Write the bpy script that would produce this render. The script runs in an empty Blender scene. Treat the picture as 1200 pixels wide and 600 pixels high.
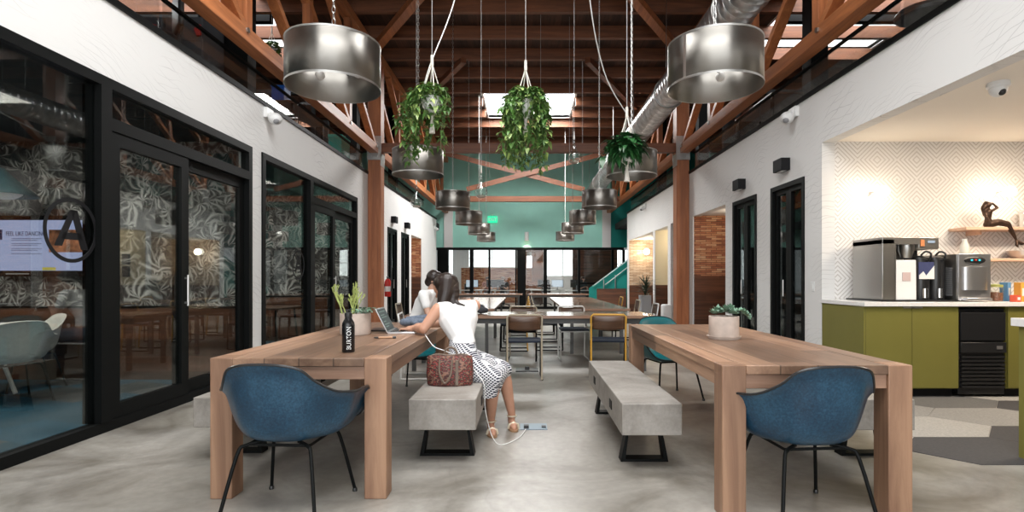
import bpy, bmesh, math, random
from mathutils import Vector, Matrix, Euler
random.seed(7)
PI = math.pi
sc = bpy.context.scene
C = sc.collection

# ---------------------------------------------------------------- camera, world, light, exposure
cam = bpy.data.cameras.new('camera'); camo = bpy.data.objects.new('camera', cam); C.objects.link(camo)
camo.location = (0, 0, 1.21); camo.rotation_euler = (PI/2, 0, 0)
cam.sensor_width = 36; cam.lens = 19.2; cam.shift_x = -16/1200; cam.shift_y = 27/1200
cam.clip_start = .05; cam.clip_end = 200
sc.camera = camo
sc.view_settings.view_transform = 'Standard'; sc.view_settings.look = 'None'
sc.view_settings.gamma = 1; sc.view_settings.use_curve_mapping = False
sc.view_settings.exposure = 0.08
w = bpy.data.worlds.new('sky'); sc.world = w; w.use_nodes = True
w.node_tree.nodes['Background'].inputs[0].default_value = (.90, .95, 1.0, 1)
w.node_tree.nodes['Background'].inputs[1].default_value = 2.6

def area(name, loc, rot, sx, sy, power, col=(1, 1, 1)):
    l = bpy.data.lights.new(name, 'AREA'); l.shape = 'RECTANGLE'; l.size = sx; l.size_y = sy
    l.energy = power; l.color = col
    o = bpy.data.objects.new(name, l); C.objects.link(o); o.location = loc; o.rotation_euler = rot
    return o
# daylight through the roof lights and the street front behind the camera
area('daylight_front', (0, -3.3, 2.6), (PI/2, 0, 0), 6.4, 4.6, 120, (1, .985, .96))
area('daylight_roof_light', (0, .6, 6.0), (0, 0, 0), 4.6, 2.6, 330, (1, .99, .97))
area('daylight_roof_light', (0, 4.4, 6.55), (0, 0, 0), 4.6, 1.3, 260, (1, .99, .97))
area('daylight_roof_light', (0, 16.1, 6.6), (0, 0, 0), 3.4, 3.6, 1500, (1, .99, .97))
area('daylight_office', (0, 28.6, 2.2), (-PI/2, 0, 0), 8, 2.4, 160, (1, .99, .97))
area('loft_daylight', (-6.5, 10.4, 6.6), (0, 0, 0), 4.2, 4.4, 230)
area('loft_daylight', (6.1, 10.7, 6.55), (0, 0, 0), 3.0, 3.6, 190)

area('office_fill_light', (0, 25.2, 2.86), (0, 0, 0), 5, .6, 130, (1, .95, .88))  # added fill that brightens the backlit office wall, no real fitting

# ---------------------------------------------------------------- materials
def nm(name):
    m = bpy.data.materials.new(name); m.use_nodes = True
    return m, m.node_tree, m.node_tree.nodes['Principled BSDF']
def nd(t, kind, **k):
    n = t.nodes.new(kind)
    for a, b in k.items(): setattr(n, a, b)
    return n
def lk(t, a, b): t.links.new(a, b)
def setv(p, col=None, rough=None, metal=None, spec=None, trans=None):
    if col is not None: p.inputs['Base Color'].default_value = (*col, 1)
    if rough is not None: p.inputs['Roughness'].default_value = rough
    if metal is not None: p.inputs['Metallic'].default_value = metal
    if spec is not None: p.inputs['Specular IOR Level'].default_value = spec
def ramp(t, stops, interp='LINEAR'):
    r = nd(t, 'ShaderNodeValToRGB'); r.color_ramp.interpolation = interp
    e = r.color_ramp.elements
    while len(e) < len(stops): e.new(.5)
    for i, (p, c) in enumerate(stops):
        e[i].position = p; e[i].color = (*c, 1)
    return r
def coords(t, scale=(1, 1, 1), rot=(0, 0, 0)):
    tc = nd(t, 'ShaderNodeTexCoord'); mp = nd(t, 'ShaderNodeMapping')
    mp.inputs['Scale'].default_value = scale; mp.inputs['Rotation'].default_value = rot
    lk(t, tc.outputs['Object'], mp.inputs['Vector'])
    return mp.outputs['Vector']
def bump(t, p, h, s=.2, d=.01):
    b = nd(t, 'ShaderNodeBump'); b.inputs['Strength'].default_value = s; b.inputs['Distance'].default_value = d
    lk(t, h, b.inputs['Height']); lk(t, b.outputs['Normal'], p.inputs['Normal'])
def plain(name, col, rough=.5, metal=0, noise=0, nscale=20, spec=.5):
    m, t, p = nm(name); setv(p, col, rough, metal, spec)
    if noise:
        n = nd(t, 'ShaderNodeTexNoise'); n.inputs['Scale'].default_value = nscale; n.inputs['Detail'].default_value = 5
        lk(t, coords(t), n.inputs['Vector'])
        r = ramp(t, [(.3, tuple(c*(1-noise) for c in col)), (.7, tuple(min(1, c*(1+noise)) for c in col))])
        lk(t, n.outputs['Fac'], r.inputs['Fac']); lk(t, r.outputs['Color'], p.inputs['Base Color'])
    return m
def wood(name, dark, light, axis=1, rough=.5, plank=0, pax=0, sc_=1.0, knots=True):
    """grain stretched along the given axis; planks across pax of the given width"""
    m, t, p = nm(name); setv(p, light, rough)
    s = [14*sc_]*3; s[axis] = .9*sc_
    v = coords(t, tuple(s))
    n = nd(t, 'ShaderNodeTexNoise'); n.inputs['Scale'].default_value = 1; n.inputs['Detail'].default_value = 8; n.inputs['Roughness'].default_value = .65; n.inputs['Distortion'].default_value = .6
    lk(t, v, n.inputs['Vector'])
    r = ramp(t, [(.3, dark), (.5, tuple((a+b)/2 for a, b in zip(dark, light))), (.68, light)])
    lk(t, n.outputs['Fac'], r.inputs['Fac'])
    out = r.outputs['Color']
    n2 = nd(t, 'ShaderNodeTexNoise'); n2.inputs['Scale'].default_value = .8; n2.inputs['Detail'].default_value = 2
    s2 = [2.2]*3; s2[axis] = .5
    lk(t, coords(t, tuple(s2)), n2.inputs['Vector'])
    mr = nd(t, 'ShaderNodeMapRange'); mr.inputs[1].default_value = .3; mr.inputs[2].default_value = .7; mr.inputs[3].default_value = .78; mr.inputs[4].default_value = 1.15
    lk(t, n2.outputs['Fac'], mr.inputs[0])
    mx = nd(t, 'ShaderNodeVectorMath', operation='SCALE'); lk(t, out, mx.inputs[0]); lk(t, mr.outputs[0], mx.inputs['Scale']); out = mx.outputs[0]
    if plank:
        tc = nd(t, 'ShaderNodeTexCoord'); sp = nd(t, 'ShaderNodeSeparateXYZ'); lk(t, tc.outputs['Object'], sp.inputs[0])
        d = nd(t, 'ShaderNodeMath', operation='DIVIDE'); lk(t, sp.outputs[pax], d.inputs[0]); d.inputs[1].default_value = plank
        fl = nd(t, 'ShaderNodeMath', operation='FLOOR'); lk(t, d.outputs[0], fl.inputs[0])
        # break planks along the grain
        d2 = nd(t, 'ShaderNodeMath', operation='MULTIPLY_ADD'); lk(t, fl.outputs[0], d2.inputs[0]); d2.inputs[1].default_value = .37
        d3 = nd(t, 'ShaderNodeMath', operation='MULTIPLY'); lk(t, sp.outputs[axis], d3.inputs[0]); d3.inputs[1].default_value = .55
        lk(t, d3.outputs[0], d2.inputs[2])
        f2 = nd(t, 'ShaderNodeMath', operation='FLOOR'); lk(t, d2.outputs[0], f2.inputs[0])
        cb = nd(t, 'ShaderNodeCombineXYZ'); lk(t, fl.outputs[0], cb.inputs[0]); lk(t, f2.outputs[0], cb.inputs[1])
        wn = nd(t, 'ShaderNodeTexWhiteNoise'); lk(t, cb.outputs[0], wn.inputs['Vector'])
        m2 = nd(t, 'ShaderNodeMapRange'); m2.inputs[3].default_value = .55; m2.inputs[4].default_value = 1.25; lk(t, wn.outputs['Value'], m2.inputs[0])
        mx2 = nd(t, 'ShaderNodeVectorMath', operation='SCALE'); lk(t, out, mx2.inputs[0]); lk(t, m2.outputs[0], mx2.inputs['Scale']); out = mx2.outputs[0]
        fr = nd(t, 'ShaderNodeMath', operation='FRACT'); lk(t, d.outputs[0], fr.inputs[0])
        gt = nd(t, 'ShaderNodeMath', operation='GREATER_THAN'); lk(t, fr.outputs[0], gt.inputs[0]); gt.inputs[1].default_value = .04
        m3 = nd(t, 'ShaderNodeMapRange'); m3.inputs[3].default_value = .45; lk(t, gt.outputs[0], m3.inputs[0])
        mx3 = nd(t, 'ShaderNodeVectorMath', operation='SCALE'); lk(t, out, mx3.inputs[0]); lk(t, m3.outputs[0], mx3.inputs['Scale']); out = mx3.outputs[0]
    lk(t, out, p.inputs['Base Color'])
    bump(t, p, n.outputs['Fac'], .12, .004)
    return m

M = {}
M['black'] = plain('black_painted_metal', (.004, .0045, .0045), .5, spec=.12)
M['black_matte'] = plain('black_matte', (.006, .006, .007), .7, spec=.25)
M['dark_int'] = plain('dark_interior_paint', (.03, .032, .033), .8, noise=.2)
M['white'] = plain('white_paint', (.78, .77, .76), .6)
M['cream'] = plain('cream_paint', (.74, .66, .48), .7)
M['tabletop_wood'] = wood('oak_table_wood', (.19, .10, .062), (.375, .225, .14), 1, .42, .19, 0)
M['leg_wood'] = wood('oak_leg_wood', (.19, .095, .056), (.365, .212, .128), 2, .5)
M['rail_wood'] = wood('oak_rail_wood', (.19, .10, .062), (.36, .215, .145), 0, .5)
M['fir_z'] = wood('fir_post_wood', (.24, .075, .028), (.45, .16, .06), 2, .45)
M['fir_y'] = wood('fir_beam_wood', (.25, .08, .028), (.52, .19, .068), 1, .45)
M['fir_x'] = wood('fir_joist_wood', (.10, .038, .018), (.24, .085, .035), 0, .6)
M['deck'] = wood('roof_deck_wood', (.035, .016, .009), (.09, .038, .02), 1, .75, .14, 0)
M['wainscot'] = wood('walnut_plank_wainscot', (.05, .020, .011), (.16, .062, .03), 0, .4, .095, 2)
M['wainscot_y'] = wood('walnut_plank_wainscot_side', (.05, .020, .011), (.16, .062, .03), 1, .4, .095, 2)
M['ply'] = wood('walnut_plywood', (.055, .026, .014), (.14, .07, .038), 0, .35)
M['meet_wood'] = wood('pale_oak', (.30, .20, .12), (.50, .36, .24), 0, .5)
M['shelf_wood'] = wood('maple_shelf', (.50, .30, .20), (.72, .48, .34), 0, .5)
M['teal_wall'] = plain('sea_green_wall_paint', (.36, .72, .62), .75, noise=.04, nscale=2)
M['teal_dark'] = plain('deep_teal_paint', (.0, .22, .19), .6)
M['green_cab'] = plain('olive_green_laminate', (.165, .150, .032), .45, noise=.05, nscale=3)
M['quartz'] = plain('white_quartz', (.74, .72, .70), .25, noise=.05, nscale=40)
M['steel'] = plain('dull_steel', (.45, .44, .42), .35, 1)
M['chrome'] = plain('chrome', (.7, .7, .7), .12, 1)
M['plastic_black'] = plain('black_plastic', (.015, .015, .016), .3)
M['plastic_white'] = plain('white_plastic', (.72, .72, .71), .35)
M['plastic_grey'] = plain('grey_plastic', (.25, .25, .26), .45)
M['alu'] = plain('aluminium', (.62, .62, .63), .3, .9)
M['navy'] = plain('navy_seat_fabric', (.009, .016, .032), .8, noise=.2, nscale=60)
M['teal_seat'] = plain('teal_shell_plastic', (.0, .10, .115), .4, noise=.1, nscale=10)
M['teal_cush'] = plain('teal_seat_pad_fabric', (.0, .12, .15), .8, noise=.2, nscale=80)
M['yellow_tube'] = plain('mustard_enamel_tube', (.58, .31, .045), .35)
M['tan_tube'] = plain('warm_grey_enamel_tube', (.40, .34, .25), .35)
M['white_tube'] = plain('white_enamel_tube', (.72, .71, .69), .35)
M['terracotta_pale'] = plain('pale_stoneware', (.56, .47, .41), .75, noise=.18, nscale=9)
M['soil'] = plain('potting_soil', (.04, .028, .02), .95, noise=.4, nscale=60)
M['ceramic'] = plain('white_ceramic', (.75, .74, .72), .3)
M['rope'] = plain('cotton_rope', (.68, .64, .58), .9)
M['wire'] = plain('grey_cable', (.35, .34, .33), .5)
M['cord_white'] = plain('white_cable', (.74, .73, .71), .5)
M['red'] = plain('red_enamel', (.50, .02, .015), .3)
M['bronze'] = plain('patinated_bronze', (.07, .04, .028), .45, .7, noise=.3, nscale=30)
M['skin'] = plain('light_brown_skin', (.50, .265, .175), .5, noise=.05, nscale=12)
M['skin2'] = plain('fair_skin', (.55, .32, .23), .5)
M['hair'] = plain('dark_brown_hair', (.022, .013, .010), .38)
M['white_cloth'] = plain('white_cotton', (.80, .79, .78), .85)
M['jeans'] = plain('grey_blue_denim', (.12, .15, .20), .85, noise=.25, nscale=60)
M['charcoal_cloth'] = plain('charcoal_cloth', (.035, .038, .045), .85, noise=.3, nscale=30)
M['sole'] = plain('tan_leather', (.30, .17, .09), .5)
M['gold_strap'] = plain('pale_gold_leather', (.62, .55, .42), .35, .3)
M['green_wall_int'] = plain('office_grey_paint', (.32, .31, .29), .8)
M['white_far'] = plain('office_white_paint', (.7, .7, .69), .8)
M['carpet_blue'] = None
M['soffit'] = plain('warm_white_ceiling_paint', (.86, .80, .72), .8)
M['tv_body'] = plain('tv_bezel', (.01, .01, .01), .25)
M['leaf_a'] = plain('pothos_leaf', (.075, .17, .035), .4, noise=.45, nscale=9)
M['leaf_v'] = plain('pale_variegated_leaf', (.27, .38, .11), .4, noise=.5, nscale=14)
M['leaf_b'] = plain('dark_green_leaf', (.018, .085, .022), .35, noise=.4, nscale=8)
M['leaf_c'] = plain('sage_succulent_leaf', (.17, .30, .21), .55, noise=.25, nscale=12)
M['leaf_d'] = plain('pencil_cactus_stem', (.36, .42, .13), .5, noise=.2, nscale=12)
M['leaf_e'] = plain('deep_green_spiky_leaf', (.015, .035, .02), .5)
M['stem'] = plain('green_stem', (.10, .16, .04), .6)

def emis(name, col, s):
    m, t, p = nm(name); setv(p, (0, 0, 0), .5)
    p.inputs['Emission Color'].default_value = (*col, 1); p.inputs['Emission Strength'].default_value = s
    return m
M['globe'] = emis('lit_opal_globe', (1, .88, .70), 5)
M['bulb_lit'] = emis('lit_bulb', (1, .80, .5), 10)
M['exit_green'] = emis('exit_sign_green', (.02, .85, .42), 1.1)
M['screen_white'] = emis('screen_light_page', (.56, .62, .95), .8)
M['screen_dark'] = emis('laptop_dark_page', (.05, .07, .07), .8)
M['led_cyan'] = emis('cyan_led', (.05, .7, .8), 1.2)
M['monitor_lit'] = emis('monitor_page', (.55, .65, .75), .8)

def glass_mat(name, tint, refl=.04, rough=0, k=.28):
    m, t, p = nm(name); t.nodes.remove(p)
    out = t.nodes['Material Output']
    tr = nd(t, 'ShaderNodeBsdfTransparent'); tr.inputs[0].default_value = (*tint, 1)
    gl = nd(t, 'ShaderNodeBsdfGlossy'); gl.inputs['Roughness'].default_value = rough
    fr = nd(t, 'ShaderNodeFresnel'); fr.inputs['IOR'].default_value = 1.5
    ad = nd(t, 'ShaderNodeMath', operation='MULTIPLY_ADD'); lk(t, fr.outputs[0], ad.inputs[0]); ad.inputs[1].default_value = k; ad.inputs[2].default_value = refl-.04
    ad.use_clamp = True
    mx = nd(t, 'ShaderNodeMixShader'); lk(t, ad.outputs[0], mx.inputs[0]); lk(t, tr.outputs[0], mx.inputs[1]); lk(t, gl.outputs[0], mx.inputs[2])
    lk(t, mx.outputs[0], out.inputs['Surface'])
    return m
M['glass'] = glass_mat('clear_glass', (.80, .83, .82))
M['glass_dark'] = glass_mat('tinted_glass', (.35, .38, .38), .06)
M['glass_clear'] = glass_mat('thin_clear_glass', (.95, .96, .95), .06)

def concrete(name, dark, light, rough=(.22, .4), scale=.9, floor=False):
    m, t, p = nm(name)
    v = coords(t)
    n = nd(t, 'ShaderNodeTexNoise'); n.inputs['Scale'].default_value = scale; n.inputs['Detail'].default_value = 9; n.inputs['Roughness'].default_value = .62; n.inputs['Distortion'].default_value = .8
    lk(t, v, n.inputs['Vector'])
    r = ramp(t, [(.3 if floor else .28, dark), (.47, tuple(a*.45+b*.55 for a, b in zip(dark, light))), (.62, light), (.8, tuple(min(1, b*1.04) for b in light))])
    lk(t, n.outputs['Fac'], r.inputs['Fac'])
    n2 = nd(t, 'ShaderNodeTexNoise'); n2.inputs['Scale'].default_value = scale*16; n2.inputs['Detail'].default_value = 6
    lk(t, v, n2.inputs['Vector'])
    mr = nd(t, 'ShaderNodeMapRange'); mr.inputs[1].default_value = .3; mr.inputs[2].default_value = .7; mr.inputs[3].default_value = .9; mr.inputs[4].default_value = 1.08
    lk(t, n2.outputs['Fac'], mr.inputs[0])
    mx = nd(t, 'ShaderNodeVectorMath', operation='SCALE'); lk(t, r.outputs[0], mx.inputs[0]); lk(t, mr.outputs[0], mx.inputs['Scale'])
    out = mx.outputs[0]
    if floor:   # saw cuts and hairline cracks
        vo = nd(t, 'ShaderNodeTexVoronoi', feature='DISTANCE_TO_EDGE'); vo.inputs['Scale'].default_value = .28
        nn = nd(t, 'ShaderNodeTexNoise'); nn.inputs['Scale'].default_value = 2.5; lk(t, v, nn.inputs['Vector'])
        va = nd(t, 'ShaderNodeVectorMath', operation='MULTIPLY_ADD'); lk(t, nn.outputs['Color'], va.inputs[0]); va.inputs[1].default_value = (.5, .5, 0); lk(t, v, va.inputs[2])
        lk(t, va.outputs[0], vo.inputs['Vector'])
        r2 = ramp(t, [(0, (.9, .9, .9)), (.0025, (1, 1, 1))]); lk(t, vo.outputs['Distance'], r2.inputs['Fac'])
        mm = nd(t, 'ShaderNodeVectorMath', operation='MULTIPLY'); lk(t, out, mm.inputs[0]); lk(t, r2.outputs[0], mm.inputs[1]); out = mm.outputs[0]
    lk(t, out, p.inputs['Base Color'])
    mr2 = nd(t, 'ShaderNodeMapRange'); mr2.inputs[3].default_value = rough[0]; mr2.inputs[4].default_value = rough[1]; lk(t, n.outputs['Fac'], mr2.inputs[0])
    lk(t, mr2.outputs[0], p.inputs['Roughness'])
    bump(t, p, n2.outputs['Fac'], .06, .003)
    return m
M['floor'] = concrete('polished_concrete_floor', (.115, .10, .078), (.335, .315, .285), (.26, .42), 1.15, True)
M['bench_conc'] = concrete('cast_concrete', (.16, .142, .122), (.295, .272, .245), (.45, .6), 3.2)

def wallpaper_lines(name):
    m, t, p = nm(name); setv(p, (.8, .8, .79), .7)
    v = coords(t)
    n = nd(t, 'ShaderNodeTexNoise'); n.inputs['Scale'].default_value = 1.3; lk(t, v, n.inputs['Vector'])
    va = nd(t, 'ShaderNodeVectorMath', operation='MULTIPLY_ADD'); lk(t, n.outputs['Color'], va.inputs[0]); va.inputs[1].default_value = (.5, .5, .5); lk(t, v, va.inputs[2])
    sp = nd(t, 'ShaderNodeSeparateXYZ'); lk(t, va.outputs[0], sp.inputs[0])
    def lines(expr_a, expr_b, ka, kb, per, wdt):
        a = nd(t, 'ShaderNodeMath', operation='MULTIPLY'); lk(t, expr_a, a.inputs[0]); a.inputs[1].default_value = ka
        b = nd(t, 'ShaderNodeMath', operation='MULTIPLY_ADD'); lk(t, expr_b, b.inputs[0]); b.inputs[1].default_value = kb; lk(t, a.outputs[0], b.inputs[2])
        s = nd(t, 'ShaderNodeMath', operation='MULTIPLY'); lk(t, b.outputs[0], s.inputs[0]); s.inputs[1].default_value = per
        f = nd(t, 'ShaderNodeMath', operation='FRACT'); lk(t, s.outputs[0], f.inputs[0])
        g = nd(t, 'ShaderNodeMath', operation='LESS_THAN'); lk(t, f.outputs[0], g.inputs[0]); g.inputs[1].default_value = wdt
        return g.outputs[0]
    l1 = lines(sp.outputs[2], sp.outputs[1], 1, .12, 15, .08)
    l2 = lines(sp.outputs[2], sp.outputs[1], 1, .5, 9, .05)
    mxx = nd(t, 'ShaderNodeMath', operation='MAXIMUM'); lk(t, l1, mxx.inputs[0]); lk(t, l2, mxx.inputs[1])
    n2 = nd(t, 'ShaderNodeTexNoise'); n2.inputs['Scale'].default_value = 1.7; lk(t, v, n2.inputs['Vector'])
    g2 = nd(t, 'ShaderNodeMapRange'); g2.inputs[1].default_value = .42; g2.inputs[2].default_value = .6; lk(t, n2.outputs['Fac'], g2.inputs[0])
    mu = nd(t, 'ShaderNodeMath', operation='MULTIPLY'); lk(t, mxx.outputs[0], mu.inputs[0]); lk(t, g2.outputs[0], mu.inputs[1])
    mc = nd(t, 'ShaderNodeMix', data_type='RGBA'); mc.inputs[6].default_value = (.70, .69, .675, 1); mc.inputs[7].default_value = (.54, .53, .52, 1)
    lk(t, mu.outputs[0], mc.inputs[0]); lk(t, mc.outputs[2], p.inputs['Base Color'])
    return m
M['wall_paper'] = wallpaper_lines('white_line_wallpaper')

def herringbone():
    m, t, p = nm('diamond_maze_wallpaper'); setv(p, (.8, .78, .75), .6)
    tc = nd(t, 'ShaderNodeTexCoord'); sp = nd(t, 'ShaderNodeSeparateXYZ'); lk(t, tc.outputs['Object'], sp.inputs[0])
    def tri(o, s, ph):
        a = nd(t, 'ShaderNodeMath', operation='MULTIPLY_ADD'); lk(t, o, a.inputs[0]); a.inputs[1].default_value = s; a.inputs[2].default_value = ph
        f = nd(t, 'ShaderNodeMath', operation='FRACT'); lk(t, a.outputs[0], f.inputs[0])
        b = nd(t, 'ShaderNodeMath', operation='SUBTRACT'); lk(t, f.outputs[0], b.inputs[0]); b.inputs[1].default_value = .5
        c = nd(t, 'ShaderNodeMath', operation='ABSOLUTE'); lk(t, b.outputs[0], c.inputs[0]); return c.outputs[0]
    a = tri(sp.outputs[0], 1/.46, .1); b = tri(sp.outputs[2], 1/.46, .35)
    s = nd(t, 'ShaderNodeMath', operation='ADD'); lk(t, a, s.inputs[0]); lk(t, b, s.inputs[1])
    k = nd(t, 'ShaderNodeMath', operation='MULTIPLY'); lk(t, s.outputs[0], k.inputs[0]); k.inputs[1].default_value = 9
    f = nd(t, 'ShaderNodeMath', operation='FRACT'); lk(t, k.outputs[0], f.inputs[0])
    g = nd(t, 'ShaderNodeMath', operation='LESS_THAN'); lk(t, f.outputs[0], g.inputs[0]); g.inputs[1].default_value = .3
    mc = nd(t, 'ShaderNodeMix', data_type='RGBA'); mc.inputs[6].default_value = (.76, .74, .72, 1); mc.inputs[7].default_value = (.52, .485, .455, 1)
    lk(t, g.outputs[0], mc.inputs[0]); lk(t, mc.outputs[2], p.inputs['Base Color']); return m
M['maze'] = herringbone()

def palms():
    m, t, p = nm('grey_palm_leaf_wallpaper'); setv(p, (.3, .3, .3), .75)
    tc = nd(t, 'ShaderNodeTexCoord')
    def layer(scale, off, stripes, seed):
        mp = nd(t, 'ShaderNodeMapping'); mp.inputs['Scale'].default_value = (scale, .001, scale); mp.inputs['Location'].default_value = off
        nz = nd(t, 'ShaderNodeTexNoise'); nz.inputs['Scale'].default_value = 3; lk(t, tc.outputs['Object'], nz.inputs['Vector'])
        va = nd(t, 'ShaderNodeVectorMath', operation='MULTIPLY_ADD'); lk(t, nz.outputs['Color'], va.inputs[0]); va.inputs[1].default_value = (.3, 0, .3); lk(t, tc.outputs['Object'], va.inputs[2])
        lk(t, va.outputs[0], mp.inputs['Vector'])
        vo = nd(t, 'ShaderNodeTexVoronoi'); vo.inputs['Scale'].default_value = 1; lk(t, mp.outputs[0], vo.inputs['Vector'])
        df = nd(t, 'ShaderNodeVectorMath', operation='SUBTRACT'); lk(t, mp.outputs[0], df.inputs[0]); lk(t, vo.outputs['Position'], df.inputs[1])
        s = nd(t, 'ShaderNodeSeparateXYZ'); lk(t, df.outputs[0], s.inputs[0])
        at = nd(t, 'ShaderNodeMath', operation='ARCTAN2'); lk(t, s.outputs[2], at.inputs[0]); lk(t, s.outputs[0], at.inputs[1])
        sc2 = nd(t, 'ShaderNodeSeparateColor'); lk(t, vo.outputs['Color'], sc2.inputs[0])
        rt = nd(t, 'ShaderNodeMath', operation='MULTIPLY_ADD'); lk(t, sc2.outputs[0], rt.inputs[0]); rt.inputs[1].default_value = 6.28; lk(t, at.outputs[0], rt.inputs[2])
        # bend of the leaflets with distance
        be = nd(t, 'ShaderNodeMath', operation='MULTIPLY_ADD'); lk(t, vo.outputs['Distance'], be.inputs[0]); be.inputs[1].default_value = 1.1; lk(t, rt.outputs[0], be.inputs[2])
        mu = nd(t, 'ShaderNodeMath', operation='MULTIPLY'); lk(t, be.outputs[0], mu.inputs[0]); mu.inputs[1].default_value = stripes
        si = nd(t, 'ShaderNodeMath', operation='SINE'); lk(t, mu.outputs[0], si.inputs[0])
        # fan: one side only
        hf = nd(t, 'ShaderNodeMath', operation='SINE'); lk(t, rt.outputs[0], hf.inputs[0])
        cmb = nd(t, 'ShaderNodeMath', operation='MULTIPLY_ADD'); lk(t, hf.outputs[0], cmb.inputs[0]); cmb.inputs[1].default_value = .75; lk(t, si.outputs[0], cmb.inputs[2])
        ds = nd(t, 'ShaderNodeMath', operation='MULTIPLY_ADD'); lk(t, vo.outputs['Distance'], ds.inputs[0]); ds.inputs[1].default_value = -1.3; lk(t, cmb.outputs[0], ds.inputs[2])
        cg = nd(t, 'ShaderNodeMath', operation='MULTIPLY_ADD'); lk(t, sc2.outputs[1], cg.inputs[0]); cg.inputs[1].default_value = .9; lk(t, ds.outputs[0], cg.inputs[2])
        return cg.outputs[0]
    a = layer(2.9, (0, 0, 0), 10, 0); b = layer(4.7, (5.3, 0, 2.1), 8, 1)
    mx = nd(t, 'ShaderNodeMath', operation='MAXIMUM'); lk(t, a, mx.inputs[0]); lk(t, b, mx.inputs[1])
    r = ramp(t, [(.0, (.025, .025, .027)), (.35, (.09, .088, .085)), (.62, (.28, .275, .265)), (1, (.60, .59, .57))])
    mr = nd(t, 'ShaderNodeMapRange'); mr.inputs[1].default_value = -.6; mr.inputs[2].default_value = 2.0; lk(t, mx.outputs[0], mr.inputs[0])
    lk(t, mr.outputs[0], r.inputs['Fac']); lk(t, r.outputs[0], p.inputs['Base Color']); return m
M['palms'] = palms()

def ledge_stone(name, cols, axis=0):
    m, t, p = nm(name); setv(p, cols[1], .8)
    tc = nd(t, 'ShaderNodeTexCoord'); sp = nd(t, 'ShaderNodeSeparateXYZ'); lk(t, tc.outputs['Object'], sp.inputs[0])
    ad = nd(t, 'ShaderNodeMath', operation='ADD'); lk(t, sp.outputs[0], ad.inputs[0]); lk(t, sp.outputs[1], ad.inputs[1])
    cb = nd(t, 'ShaderNodeCombineXYZ'); lk(t, ad.outputs[0], cb.inputs[0]); lk(t, sp.outputs[2], cb.inputs[1])
    br = nd(t, 'ShaderNodeTexBrick'); lk(t, cb.outputs[0], br.inputs['Vector'])
    br.inputs['Scale'].default_value = 1; br.inputs['Brick Width'].default_value = .22; br.inputs['Row Height'].default_value = .042; br.inputs['Mortar Size'].default_value = .004
    br.inputs['Color1'].default_value = (0, 0, 0, 1); br.inputs['Color2'].default_value = (1, 1, 1, 1); br.inputs['Mortar'].default_value = (0, 0, 0, 1)
    n = nd(t, 'ShaderNodeTexNoise'); n.inputs['Scale'].default_value = 1; n.inputs['Detail'].default_value = 3
    mp = nd(t, 'ShaderNodeMapping'); mp.inputs['Scale'].default_value = (5, 24, 1); lk(t, cb.outputs[0], mp.inputs['Vector']); lk(t, mp.outputs[0], n.inputs['Vector'])
    mi = nd(t, 'ShaderNodeMix', data_type='RGBA'); mi.inputs[0].default_value = .55; lk(t, br.outputs['Color'], mi.inputs[6]); lk(t, n.outputs['Fac'], mi.inputs[7])
    r = ramp(t, [(.15, cols[0]), (.4, cols[1]), (.6, cols[2]), (.8, cols[3])]); lk(t, mi.outputs[2], r.inputs['Fac'])
    mm = nd(t, 'ShaderNodeMix', data_type='RGBA'); lk(t, br.outputs['Fac'], mm.inputs[0]); lk(t, r.outputs[0], mm.inputs[6]); mm.inputs[7].default_value = (.05, .03, .02, 1)
    lk(t, mm.outputs[2], p.inputs['Base Color'])
    bump(t, p, mi.outputs[2], .6, .02); return m
M['brick'] = ledge_stone('thin_red_ledge_brick', [(.10, .03, .015), (.30, .10, .045), (.42, .19, .09), (.55, .36, .22)])
M['brick_pale'] = ledge_stone('thin_tan_ledge_brick', [(.30, .20, .13), (.46, .33, .22), (.55, .42, .30), (.66, .55, .42)])

def carpet_tiles():
    m, t, p = nm('blue_grey_carpet_tiles'); setv(p, (.02, .1, .15), .95)
    v = coords(t, (2, 2, 2), (0, 0, .35))
    fl = nd(t, 'ShaderNodeVectorMath', operation='FLOOR'); lk(t, v, fl.inputs[0])
    wn = nd(t, 'ShaderNodeTexWhiteNoise'); lk(t, fl.outputs[0], wn.inputs['Vector'])
    r = ramp(t, [(0, (.004, .05, .085)), (.35, (.007, .07, .12)), (.6, (.02, .03, .036)), (.8, (.07, .075, .08))], 'CONSTANT')
    lk(t, wn.outputs['Value'], r.inputs['Fac']); lk(t, r.outputs[0], p.inputs['Base Color']); return m
M['carpet_blue'] = carpet_tiles()
for i, c in enumerate([(.045, .042, .042), (.10, .095, .09), (.21, .20, .185), (.29, .275, .25)]):
    M['hex%d' % i] = plain('grey_hexagon_carpet_%s' % 'abcd'[i], c, .9, noise=.15, nscale=60)

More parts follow.
